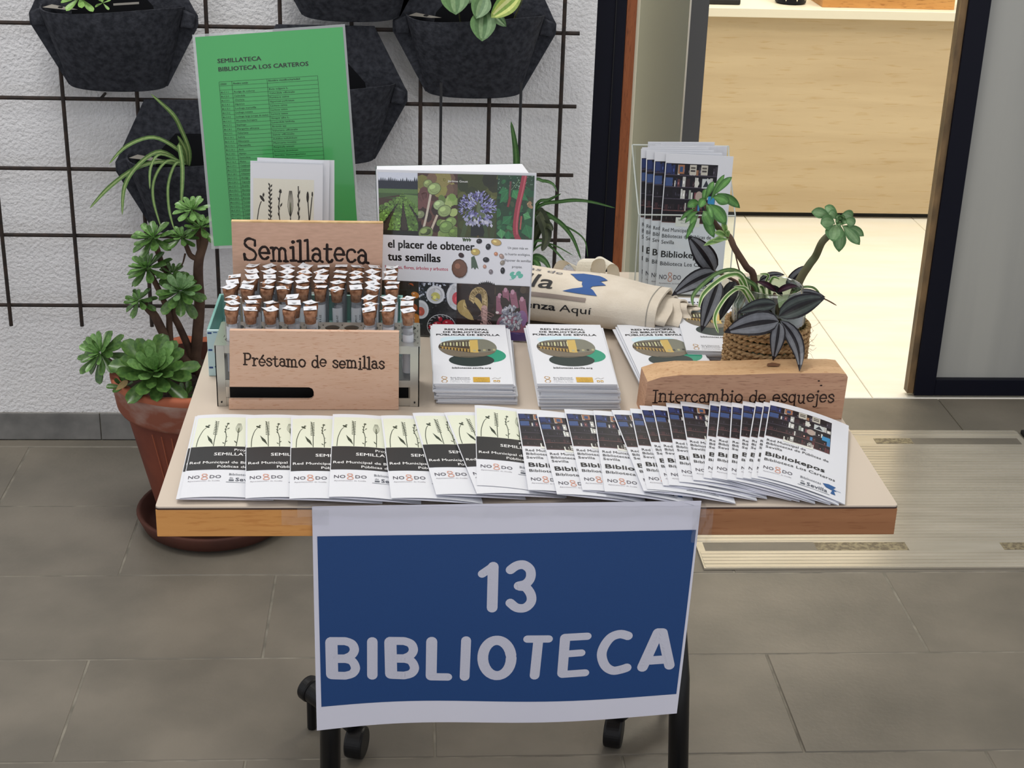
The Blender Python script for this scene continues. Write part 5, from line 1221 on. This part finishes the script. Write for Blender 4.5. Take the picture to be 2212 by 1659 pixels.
# title band
pr.rect(X1*.0+.003,V1,.997,V2,(238,238,246),6,4)
pr.textw('el placer de obtener',.062,.535,.070,.562,(16,16,18),.045); pr.textw('tus semillas',.062,.458,.070,.342,(16,16,18),.045)
pr.textw('hortalizas, flores, árboles y arbustos',.040,.408,.029,.415,(190,36,76),.02)
for i,(s,w_) in enumerate((('Un paso más en',.13),('tu huerto ecológico,',.165),('disponer de semillas',.175),('propias.',.068))): pr.textw(s,.905-w_/2,.553-.037*i,.021,w_,(60,60,66),.015)
def seed(x,y,rx,ry,c,rot=0):
    pr.ell(x+.002,y-.003,rx*1.05,ry*1.05,(196,196,206),14,rot); pr.ell(x,y,rx,ry,cl(c,.75),14,rot); pr.ell(x,y,rx*.9,ry*.88,c,14,rot); pr.ell(x-rx*.25,y+ry*.25,rx*.35,ry*.3,cl(c,1.35) if sum(c)>120 else (96,96,104),8,rot)
for a in ((.655,.593,.019,.015,(30,28,34),10),(.765,.590,.034,.020,(206,176,116),-10),(.714,.562,.017,.019,(28,28,34),-20),(.632,.528,.030,.021,(206,180,110),0),(.540,.505,.019,.015,(56,34,40),-20),(.530,.425,.052,.058,(122,84,68),10),(.702,.484,.021,.016,(28,28,34),0),(.765,.521,.013,.012,(206,140,110),0),(.802,.508,.018,.014,(176,150,140),-40),(.809,.470,.017,.014,(150,140,130),40),(.694,.443,.012,.012,(196,150,134),0),(.735,.413,.014,.015,(130,122,130),0),(.812,.423,.015,.020,(28,28,34),0)): seed(*a)
pr.poly([(.605,.495),(.625,.505),(.640,.470),(.655,.425),(.640,.435),(.632,.420),(.620,.435),(.607,.425)],(84,104,86))
for x_ in (.545,.555,.57,.585): pr.poly([(x_,.612),(x_+.02,.600),(x_+.008,.585)],(70,90,60))
for a,b in ((.875,.405),(.915,.41),(.93,.395),(.885,.39)): pr.ell(a,b,.018,.013,(110,196,176),10,30)
pr.stroke([(.86,.37),(.885,.375),(.905,.40)],.003,(110,196,176)); pr.ell(.89,.405,.006,.006,(238,238,246),8)
for i in range(9): pr.poly([(.655+.012*i,.332),(.655+.012*i+.006,.343+.014*math.sin(i*.39)+rnd.uniform(0,.006)),(.67+.012*i,.332)],(30,26,26))
pr.poly([(.655,.333),(.68,.345),(.71,.350),(.74,.345),(.76,.333)],(30,26,26))
# lower row of photographs
box(X1,V0+.004,X2,V1); pr.rect(X1,V0,X2,V1,(46,34,24))
for a in ((.20,.30,.032,.022,25),(.17,.27,.026,.03,0),(.235,.25,.03,.022,-10),(.15,.20,.035,.03,0),(.22,.17,.034,.03,10),(.235,.10,.036,.04,0),(.16,.09,.034,.04,0),(.09,.25,.03,.03,0),(.08,.14,.034,.03,0),(.21,.04,.03,.03,0)):
    c=rnd.choice([(176,84,36),(196,104,44),(150,66,32),(206,128,50)]); pr.ell(a[0],a[1],a[2],a[3],cl(c,.6),14,a[4]); pr.ell(a[0],a[1]+.002,a[2]*.9,a[3]*.88,c,14,a[4]); pr.ell(a[0]-.008,a[1]+.01,.007,.005,(232,190,150),8)
box(X2,V0+.004,X3,V1); pr.rect(X2,V0,X3,V1,(44,42,46)); pr.rect(X2,.24,X3,V1,(128,134,158)); blobs(X2,.22,X3,V1,150,.002,.008,[(186,192,210),(90,94,112),(206,210,224),(70,72,86)]); blobs(X2,.0,X3,.23,90,.002,.006,[(60,58,64),(34,32,36),(84,80,86)])
def bowl(x,y,rx,ry,inn): pr.ell(x,y,rx,ry,(206,208,218),24); pr.ell(x,y,rx*.93,ry*.93,(228,228,236),24); pr.ell(x,y-.003,rx*.80,ry*.80,(206,206,214),22); pr.ell(x,y-.012,rx*.5,ry*.48,inn,16); pr.ell(x-.005,y-.016,rx*.2,ry*.2,cl(inn,1.2),10)
bowl(.372,.260,.062,.056,(206,200,120)); bowl(.520,.255,.075,.085,(206,84,96)); bowl(.272,.165,.055,.058,(190,90,76))
pr.ell(.412,.065,.096,.075,(40,36,42),26); pr.stroke(arc(.412,.065,.096,.075,0,360,26),.004,(206,206,212)); 
for i in range(18): a=i*20; pr.stroke([(.412+.078*math.cos(R_(a)),.065+.06*math.sin(R_(a))),(.412+.092*math.cos(R_(a+9)),.065+.071*math.sin(R_(a+9)))],.004,(176,176,184))
for a in ((.455,.085,.042,.028),(.385,.075,.032,.022),(.405,.11,.014,.016),(.345,.06,.022,.018),(.42,.04,.04,.025)): pr.ell(a[0],a[1],a[2],a[3],(150,22,44),14); pr.ell(a[0],a[1]+.003,a[2]*.85,a[3]*.75,(190,36,58),14); pr.ell(a[0]-.01,a[1]+.01,.008,.004,(240,170,176),8)
box(X3,V0+.004,X4,V1); pr.rect(X3,V0,X4,V1,(46,30,28)); blobs(X3,V0,X4,V1,24,.03,.06,[(50,34,30),(40,26,24),(60,40,36)]); 
pr.ell(.575,.185,.062,.050,(176,150,92),18,-30); pr.ell(.600,.205,.045,.045,(206,180,120),18,-50); pr.ell(.60,.15,.055,.030,(190,164,104),16,-20); pr.ell(.65,.20,.035,.06,(198,172,112),16,25); pr.stroke([(.595,.265),(.60,.225)],.014,(70,40,30)); pr.stroke([(.60,.235),(.595,.19)],.012,(110,60,44)); pr.stroke([(.565,.20),(.62,.155)],.004,(96,72,44))
pr.cl=None
pr.stroke(sm2([(.612,.225),(.622,.275),(.655,.300),(.690,.285),(.700,.24),(.698,.17)],4),[.040]*8+[.038]*8+[.036]*9 if False else .038,(216,190,140)); pr.stroke(sm2([(.698,.19),(.697,.13),(.693,.07)],3),.042,(206,166,160))
for i in range(40): x=rnd.uniform(.675,.735); y=rnd.uniform(.05,.17); pr.stroke([(x,y),(x+rnd.uniform(-.03,.05),y+rnd.uniform(-.03,.02))],.0018,(190,150,150))
box(X4,V0+.004,X5,V1); pr.rect(X4,V0,X5,V1,(48,38,30)); blobs(X4,.18,X5,V1,20,.02,.04,[(60,46,34),(36,28,24),(80,66,50)])
SKN=(150,96,116)
for a in (((.800,.16),(.798,.27),.046),((.845,.20),(.835,.305),.042),((.905,.20),(.882,.295),.045),((.975,.12),(.945,.255),.044)):
    pr.stroke([a[0],a[1]],a[2],SKN); pr.ell(a[1][0],a[1][1]+.003,a[2]*.30,a[2]*.34,(196,150,170),10); pr.stroke([(a[1][0]-.014,a[1][1]-.035),(a[1][0]+.014,a[1][1]-.035)],.002,(110,60,80))
pr.ell(.88,.09,.10,.085,SKN,24); pr.rect(.79,.0,.985,.055,(84,64,120)); pr.ell(.90,.035,.05,.02,(104,84,142),12); pr.ell(.95,.14,.035,.05,(140,104,150),12)
for i in range(110):
    a,r=rnd.uniform(0,6.28),math.sqrt(rnd.uniform(0,1)); x,y=.878+.072*r*math.cos(a),.135+.078*r*math.sin(a); o_=rnd.uniform(0,180)
    c=rnd.choice([(176,178,190),(150,152,168),(206,206,214),(120,120,138)]); pr.ell(x,y,.013,.0085,cl(c,.55),10,o_); pr.ell(x,y+.001,.0115,.0072,c,10,o_)
pr.ell(.785,.17,.012,.008,(232,220,220),8); pr.cl=None
mb=MB()
for i,(vv,ff,cc) in enumerate(pr.items): mb.add([tuple(KB(x,y,.00012+.0000012*i)-Vector(KO)) for x,y in vv],ff,cc)
mb.build('cover_print',M['gloss'],bk)
# ================================================================ TOTE BAG (rolled)
ta=Vector((.085,2.112,TZ)); tb_=Vector((.356,2.004,TZ)); ax=(tb_-ta).normalized(); sd=Vector((ax.y,-ax.x,0)); TLn=(tb_-ta).length
tg_=empty('tote_bag',tuple(ta),'rolled cream cotton tote bag with blue and black print lying between book and leaflet holder','bag')
def tprof(t,a,ex=0):
    """t 0..1 along, a angle; flattened ellipse, droops at the open end"""
    rx=.062+.004*math.sin(t*5)-.012*max(0,t-.8)*5*.2+ex; rz=.0315-.004*max(0,t-.7)/.3+.0015*math.sin(t*9+a)+ex
    c,s=math.cos(a),math.sin(a)
    p=ta+ax*(t*TLn)+sd*(rx*(abs(c)**.85)*(1 if c>0 else -1))
    zz=TZ+.0325+ex*0+rz*(abs(s)**.8)*(1 if s>0 else -1)
    zz+= .0016*math.sin(t*14+a*2)*max(0,s)
    p.z=max(TZ+.0006,zz); return p
q=MB(); 
def tout(u,v): return tprof(v,2*math.pi*u)
q.grid(lambda u,v:tout(1-u,v),40,26); q.grid(lambda u,v:tprof(v,2*math.pi*u,-.004),40,26); q.grid(lambda u,v:tprof(1.0,2*math.pi*u,-.004*v),40,1); q.grid(lambda u,v:tprof(0,2*math.pi*(1-u),-.004*v-.0),40,1)
P0(q,'rolled_cloth',M['canvas'],tg_,tuple(ta),smooth=True)
for j,(sx_,sz_,t0,t1,oy,oz) in enumerate(((.80,.80,.70,1.04,0,0),(.62,.66,.74,1.09,-.004,.001),(.44,.52,.76,1.13,-.010,.002),(.26,.36,.78,1.15,-.016,.000))):
    q=MB()
    def fn(u,v,dd=0,sx_=sx_,sz_=sz_,t0=t0,t1=t1,oy=oy,oz=oz,j=j):
        a=2*math.pi*u; wob=1+.16*math.sin(3*a+j*1.9)*v+.10*math.sin(5*a+j)*v
        t=t0+(t1-t0)*v+.02*math.sin(2*a+j)*v
        p=ta+ax*(t*TLn)+sd*((.060*sx_-dd)*math.cos(a)*wob+oy*v); p.z=max(TZ+.0012+.0006*j,TZ+.0315-.006*v+(.0275*sz_-dd)*math.sin(a)*wob+oz*v); return p
    q.grid(lambda u,v:fn(1-u,v),40,8); q.grid(lambda u,v:fn(u,v,.0022),40,8); q.grid(lambda u,v:fn(u,1,.0022*v),40,1)
    P0(q,'inner_fold',M['canvas'],tg_,tuple(ta),smooth=True)
q=MB(); q.grid(lambda u,v:tprof(.955+.004*v,2*math.pi*(1-u),.0006),40,1); P0(q,'hem_stitch',M['lining'],tg_,tuple(ta),smooth=True)
def tess(vs,fs,ml):
    vs=list(vs); out=[]; st=[]; mid={}
    for f in fs:
        for k in range(1,len(f)-1): st.append((f[0],f[k],f[k+1]))
    while st:
        t=st.pop(); e=[(math.dist(vs[t[i]],vs[t[(i+1)%3]]),i) for i in range(3)]; L_,i=max(e)
        if L_<=ml: out.append(t); continue
        a,b,c=t[i],t[(i+1)%3],t[(i+2)%3]; key=(min(a,b),max(a,b))
        if key not in mid: mid[key]=len(vs); vs.append(((vs[a][0]+vs[b][0])/2,(vs[a][1]+vs[b][1])/2))
        m_=mid[key]; st+=[(a,m_,c),(m_,b,c)]
    return vs,out
pr=PR()
NB=(22,22,26)
def TS(s,w_,h): # s along axis (m), w_ = arc position (m) measured from top centre, positive to the back
    a=math.pi/2 + (-w_)/.058 if False else math.pi/2
    # parametrise: angle decreases towards the camera side
    ang=math.pi/2-( -w_)/.050
    p=tprof(s/TLn,ang); n_=Vector(tprof(s/TLn,ang,.001))-Vector(p)
    return p+n_.normalized()*(.0006+h)
pr.textw('Bibliotecas de',.0,.002,.012,.14,(120,120,126),.0); pr.textw('Sevilla',.010,-.036,.044,.130,NB,.01,res=4)
[pr.poly([(x_-.010,(y_-.020)*1.25) for x_,y_ in P_],(36,84,150)) for P_ in ([(.160,.026),(.178,.030),(.204,.025),(.220,.018),(.204,.012),(.180,.014)],[(.184,.018),(.212,.014),(.222,.008),(.200,.004),(.188,.006)],[(.188,.008),(.206,.008),(.201,.0),(.192,.0)],[(.166,-.010),(.178,-.003),(.192,.002),(.201,.002),(.208,-.003),(.216,-.012),(.190,-.009)])]; 
for a in ((.176,.024,.008),(.190,.029,.005)): pr.stroke([(a[0],a[1]),(a[0]+.014,a[1]-.004)],.0012,NB)
pr.stroke([(.100,.032),(.150,.030)],.0016,(190,60,60)); 
pr.rect(.02,-.056,.192,-.047,(140,126,118),26,1)
pr.textw('comienza',.058,-.0780,.017,.094,NB,.03,res=3); pr.textw('Aquí',.158,-.0780,.017,.045,NB,.0,res=3)
mb=MB()
for i,(vv,ff,cc) in enumerate(pr.items): vv,ff=tess(vv,ff,.004); mb.add([tuple(TS(x,y,.0002+.00001*i)-ta) for x,y in vv],ff,cc)
mb.build('bag_print',M['print'],tg_)
# handles: loops of webbing behind/on top
def webbing(pts,wd,side):
    P=smooth(pts,6); q=MB(); s=Vector(side).normalized()*wd/2
    vs=[]; 
    for p in P: vs+=[p-s-ta,p+s-ta]
    for i in range(len(P)-1):
        q.add([vs[2*i],vs[2*i+1],vs[2*i+3],vs[2*i+2]],[(0,1,2,3)])
        d=Vector((0,.0012,-.0008)); q.add([vs[2*i]+d,vs[2*i+1]+d,vs[2*i+3]+d,vs[2*i+2]+d],[(3,2,1,0)])
    return q.build('handle',M['canvas_w'],tg_,smooth=True)
webbing([Y(1195,610,2.17),Y(1212,570,2.165),Y(1238,572,2.17),Y(1262,610,2.175)],.020,(.45,.35,-.3))
webbing([Y(1258,612,2.13),Y(1264,566,2.135),Y(1290,562,2.14),Y(1292,600,2.15)],.022,(.9,-.3,.1))
webbing([Y(1285,610,2.15),Y(1300,566,2.15),Y(1322,570,2.16),Y(1326,618,2.165)],.022,(.8,-.3,-.4))
# ================================================================ LEAFLET HOLDER
HX0,HX1=.335,.478
ho=empty('leaflet_holder',(.406,2.18,TZ+.0003),'clear acrylic leaflet holder filled with bookshelf-photo leaflets at the rear right of the table','holder'); HO=(.406,2.18,TZ+.0003)
hbT=Y(1357,318,2.235),Y(1568,312,2.235)
ztop_=(hbT[0].z+hbT[1].z)/2
def slab(pts,dv,name,m):
    q=MB(); P=[Vector(p) for p in pts]; Qp=[p+Vector(dv) for p in P]; n=len(P)
    q.add(P+Qp,[tuple(range(n)),tuple(range(2*n-1,n-1,-1))]+[(i,i+n,(i+1)%n+n,(i+1)%n) for i in range(n)]); return P0(q,name,m,ho,HO)
zl=.868
slab([(HX0,2.150,TZ+.001),(HX1,2.150,TZ+.001),(HX1,2.150,zl),(HX0,2.150,zl)],(0,.0025,0),'front_panel',M['acrylic'])
slab([(HX0,2.205,TZ+.001),(HX1,2.205,TZ+.001),(HX1,2.237,ztop_),(HX0-.003,2.237,ztop_)],(0,.0025,0),'back_panel',M['acrylic'])
for x in (HX0,HX1-.0025): slab([(x,2.1530,TZ+.001),(x,2.2045,TZ+.001),(x,2.2365,ztop_-.002),(x,2.222,.925),(x,2.153,zl)],(.0025,0,0),'side_panel',M['acrylic'])
slab([(HX0+.003,2.153,TZ+.0008),(HX1-.003,2.153,TZ+.0008),(HX1-.003,2.204,TZ+.0008),(HX0+.003,2.204,TZ+.0008)],(0,0,.003),'floor_panel',M['acrylic'])
q=MB()
for a,b in (((HX0,2.1495,zl),(HX1,2.1495,zl)),((HX0,2.1495,TZ+.002),(HX0,2.1495,zl)),((HX1,2.1495,TZ+.002),(HX1,2.1495,zl)),((HX0-.002,2.2375,ztop_),(HX1,2.2375,ztop_)),((HX0,2.15,zl),(HX0-.001,2.222,.925)),((HX1,2.15,zl),(HX1,2.222,.925)),((HX0-.001,2.222,.925),(HX0-.003,2.2375,ztop_)),((HX1,2.222,.925),(HX1,2.2375,ztop_))): q.tube([a,b],.0011,6)
P0(q,'polished_edge',M['acrylic_edge'],ho,HO)
hl=[(1412,1.0,0),(1392,.6,1),(1377,.4,2),(1368,.2,3),(1372,0,4),(1383,0,5),(1394,0,6),(1404,0,7),(1389,0,8)]
for k,(pxl,tw,_) in enumerate(hl):
    yb=2.1565+.0046*k
    bx=Y([1414,1398,1386,1378,1380,1388,1395,1402,1386][k],640,yb).x
    ztp=.9555+.0005*k+[0,.003,.002,.004,.0015,.005,.003,.006,.004][k]
    topx=Y([1437,1412,1394,1382,1384,1400,1412,1424,1396][k],345,yb+.022).x
    b=Vector((bx,yb,TZ+.0048)); dirv=(Vector((topx,yb+.017,TZ+.0048+LL))-b).normalized()
    rx=Vector((1,-.03,0)); rx=(rx-dirv*rx.dot(dirv)).normalized(); zv=rx.cross(dirv).normalized()
    m=Matrix((rx,dirv,zv)).transposed().to_4x4(); m.translation=b+Vector((0,0,.001*k))
    bowleaf(m,pm_kepf if k<5 else None,['front bookshelf-photo leaflet in the acrylic holder','second bookshelf-photo leaflet in the acrylic holder, half hidden','third bookshelf-photo leaflet in the acrylic holder, a narrow strip showing','fourth bookshelf-photo leaflet in the acrylic holder, a thin strip showing'][k] if k<4 else 'leaflet at the back of the acrylic holder, white top edge showing','leaflets in the acrylic holder',True)
# ================================================================ JAR AND CUTTINGS
JC=Vector((.4555,1.8065,TZ+.0004)); JR=.0465
jr=empty('rope_jar',tuple(JC),'glass jar wrapped in coiled jute rope holding plant cuttings behind the pine board','jar')
q=MB(); q.lathe([(.001,0),(JR-.004,0),(JR,.004),(JR,.115),(JR-.006,.125),(JR-.006,.138),(JR-.0085,.138),(JR-.0085,.125),(JR-.003,.113),(JR-.003,.006),(.001,.004)],36); q.build('jar_glass',M['jarglass'],jr,smooth=True)
q=MB(); rnd=random.Random(6)
for k in range(13):
    z0=.0045+.0069*k; ph=rnd.uniform(0,6)
    for s_ in (0,1):
        pts=[]
        for i in range(73):
            a=2*math.pi*i/72; tw=a*20+s_*math.pi+ph; rr_=JR+.0046+.0021*math.cos(tw)
            pts.append((rr_*math.cos(a),rr_*math.sin(a),z0+.0021*math.sin(tw)+.0009*math.sin(2*a+ph)))
        q.tube(pts,.0024,5,cap=False)
q.build('rope_wrap',M['jute'],jr,smooth=True)
q=MB()
for k in range(60):
    a=rnd.uniform(-.9,1.6); z=rnd.uniform(.01,.088); p=Vector(((JR+.008)*math.cos(a),(JR+.008)*math.sin(a),z)); d=Vector((math.cos(a),math.sin(a),rnd.uniform(-.6,.8)))
    q.tube([p,p+d*.006,p+d*.010+Vector((0,0,rnd.uniform(-.006,.006)))],.0002,3)
tag(q.build('loose_fibres',M['jute'],jr),kind='stuff')
ct_=empty('tradescantia_cutting',(JC.x,JC.y,.80),'purple-black striped leafy cutting spilling over the rope-wrapped jar','plant cutting')
DK=(24,20,26); SV=(116,118,124); SV2=(108,110,115); MD=(46,40,46)
TRC=[DK,SV2,SV,SV2,DK,DK,SV2,SV,SV2,DK]; TRD=[(26,24,30),(62,70,68),(72,80,76),(48,54,52),(26,24,28),(26,24,28),(48,54,52),(72,80,76),(62,70,68),(26,24,30)]; TRP=[(50,26,38)]*2+[(70,34,52)]*2+[(50,26,38)]*2; TDD=[(24,24,26),(44,46,48),(50,52,54),(28,28,30),(28,28,30),(50,52,54),(44,46,48),(24,24,26)]
def Lf(b,t,w,yb,yt,c,par=ct_,bow=.006,**k):
    B=Y(b[0],b[1],yb); T=Y(t[0],t[1],yt); mid=(B+T)/2+(CAM-B).normalized()*bow+Vector((0,0,bow*.6))
    return blade(par,B,T,w*pxm(B),c,mid=mid,cup=k.pop('cup',.25),**k)
Lf((1543,587),(1486,510),47,1.83,1.81,TRC); Lf((1545,588),(1451,639),40,1.82,1.79,TRC); Lf((1553,607),(1515,717),42,1.80,1.77,TRC); Lf((1588,608),(1555,692),34,1.82,1.80,TDD)
Lf((1676,658),(1592,677),30,1.750,1.745,TRD); Lf((1682,694),(1565,718),54,1.744,1.736,TRC); Lf((1682,684),(1782,644),48,1.748,1.775,TRD); blade(ct_,Y(1683,697,1.746),Z(1670,779,.8035),33*pxm((.48,1.75,.8)),TRC,mid=(Y(1683,697,1.746)+Z(1670,779,.8035))/2+Vector((0,-.004,.004)),cup=.25)
Lf((1686,693),(1727,802),34,1.752,1.734,TRC,bow=.010,mid=None) if False else blade(ct_,Y(1686,693,1.746),Z(1727,801,.8035),34*pxm((.48,1.75,.8)),TRC,mid=(Y(1686,693,1.752)+Y(1727,802,1.732))/2+Vector((.006,-.006,.006)),cup=.25)
Lf((1699,622),(1752,574),28,1.85,1.86,TRC); Lf((1677,631),(1632,609),13,1.80,1.80,TRP); Lf((1679,631),(1724,619),14,1.80,1.80,TRP); Lf((1640,607),(1695,594),17,1.83,1.83,TRC); Lf((1711,634),(1783,642),17,1.83,1.84,TRC); Lf((1690,640),(1660,618),12,1.82,1.82,TDD)
stem(ct_,[Y(1683,694,1.763),Y(1678,660,1.785),Y(1672,640,1.80),(JC.x+.01,JC.y,.79)],.0022,'bark','stem',6)
stem(ct_,[Y(1543,587,1.832),Y(1575,600,1.825),Y(1605,630,1.82),(JC.x-.01,JC.y,.79)],.0020,'bark','stem',6)
stem(ct_,[Y(1585,530,1.85),Y(1592,565,1.845),Y(1602,600,1.83),Y(1615,640,1.82)],.0010,'bark','stem',5)
sc=empty('spider_plant_cutting',(JC.x,JC.y-.004,.80),'green and cream striped spider plant cutting arching left out of the jar','plant cutting')
cj=lambda x,y:(1440+x/5.53,560+y/5.53)
SG=[(206,214,170),(98,140,66),(84,124,58),(206,214,170)]; SD=[(80,112,66),(120,150,90),(80,112,66)]
for cp,w_,c_,ya,yb in (([(1010,520),(940,240),(800,130),(600,170),(400,330),(310,450),(318,560)],9,SD,1.80,1.76),([(1010,520),(900,215),(740,190),(570,290),(430,430),(385,580)],11,SG,1.79,1.75),([(1010,540),(890,350),(740,420),(615,590),(575,730),(620,885)],9,SG,1.78,1.735),
    ([(1080,500),(1070,340),(960,250),(860,190)],10,SD,1.80,1.79),([(1010,520),(940,380),(860,230)],9,SG,1.79,1.78),([(1060,520),(1000,420),(930,340),(800,330)],8,SG,1.77,1.76),([(1150,500),(1175,300),(1215,190),(1110,175)],6,SG,1.81,1.80),([(1250,490),(1225,330),(1270,220),(1350,240)],7,SG,1.81,1.80),([(1180,500),(1150,350),(1110,330)],8,SG,1.80,1.80),([(1450,470),(1590,345),(1740,335),(1830,405)],5,SD,1.82,1.84),([(1850,460),(1930,495),(2035,555)],3,[(110,84,60)]*2,1.83,1.85)):
    strp(sc,cp,cj,ya,yb,w_,c_,tip=.12)
sl=empty('succulent_cutting',(JC.x-.01,JC.y+.01,.80),'long stemmed green succulent cutting leaning left in the jar','plant cutting')
stem(sl,[(JC.x-.012,JC.y+.012,.79),Y(1629,606,1.82),Y(1612,576,1.82),Y(1587,536,1.81),Y(1575,511,1.81),Y(1547,487,1.80),Y(1524,442,1.80)],(.0048,.0034),'bark','stem',10)
c1=lambda p:(1480+p[0]/5.53,340+p[1]/5.53)
GR=[(70,112,58),(92,140,74),(108,156,86),(92,140,74),(70,112,58)]; GL2=[(150,178,110),(110,150,78),(96,136,70),(150,178,110)]; GG=[(92,130,82),(122,156,108),(136,168,120),(122,156,108),(92,130,82)]
def S2(par,b,t,w,c,yb=1.80,yt=1.79,bow=.004,pw=1.25): 
    Lf(c1(b),c1(t),w/5.53*1.5,yb,yt,c,par,bow,pw=pw)
for b,t,w,dy in (((300,520),(470,205),46,.02),((330,470),(560,235),58,.02),((330,480),(525,552),95,-.01),((380,430),(655,605),75,.01),((290,560),(488,805),105,-.02),((215,640),(312,832),95,-.02),((200,680),(345,960),80,-.01),((170,545),(28,598),72,-.01),((240,500),(172,606),66,-.02),((240,520),(342,288),52,.0),((160,640),(-2,785),42,-.02),((160,680),(8,985),42,-.02),((150,700),(58,805),44,-.03),((130,610),(-62,755),34,0),((210,540),(250,380),44,.01),((250,560),(330,740),50,-.03)):
    S2(sl,b,t,w,GR,1.80,1.80+dy*.8)
for b,t,w in (((530,975),(218,1055),44),((500,960),(350,900),50),((500,950),(442,768),44),((520,960),(482,895),46),((500,990),(330,1000),44)): S2(sl,b,t,w,GL2,1.80,1.79)
sr=empty('rosette_cutting',(JC.x+.02,JC.y+.012,.80),'succulent cutting with a single rosette on a bent stem at the right of the jar','plant cutting')
stem(sr,[(JC.x+.016,JC.y+.014,.79),Y(1722,618,1.83),Y(1746,575,1.83),Y(1762,553,1.83),Y(1776,523,1.82),Y(1796,503,1.82),Y(1808,489,1.82)],(.0056,.0042),'gstem','stem',10)
for b,t,w,dy in (((1740,715),(1508,652),88,.0),((1830,720),(1668,588),78,.02),((1860,700),(1998,722),100,.02),((1790,790),(1618,790),125,-.01),((1900,760),(2025,802),84,.0),((1810,800),(1762,1005),150,-.02),((1850,800),(1838,1130),108,-.005),((1870,810),(2085,1045),92,-.01),((1890,815),(2135,940),74,.01),((1800,740),(1718,660),84,.0)):
    S2(sr,b,t,w,GG,1.82,1.82+dy*.8,.003,1.35)
for b,t,w in (((1850,760),(1800,710),60),((1860,760),(1905,705),56),((1850,765),(1925,790),56),((1845,770),(1835,820),56),((1850,760),(1860,715),40),((1850,765),(1800,775),40)): S2(sr,b,t,w,GG,1.812,1.800,.002,1.3)
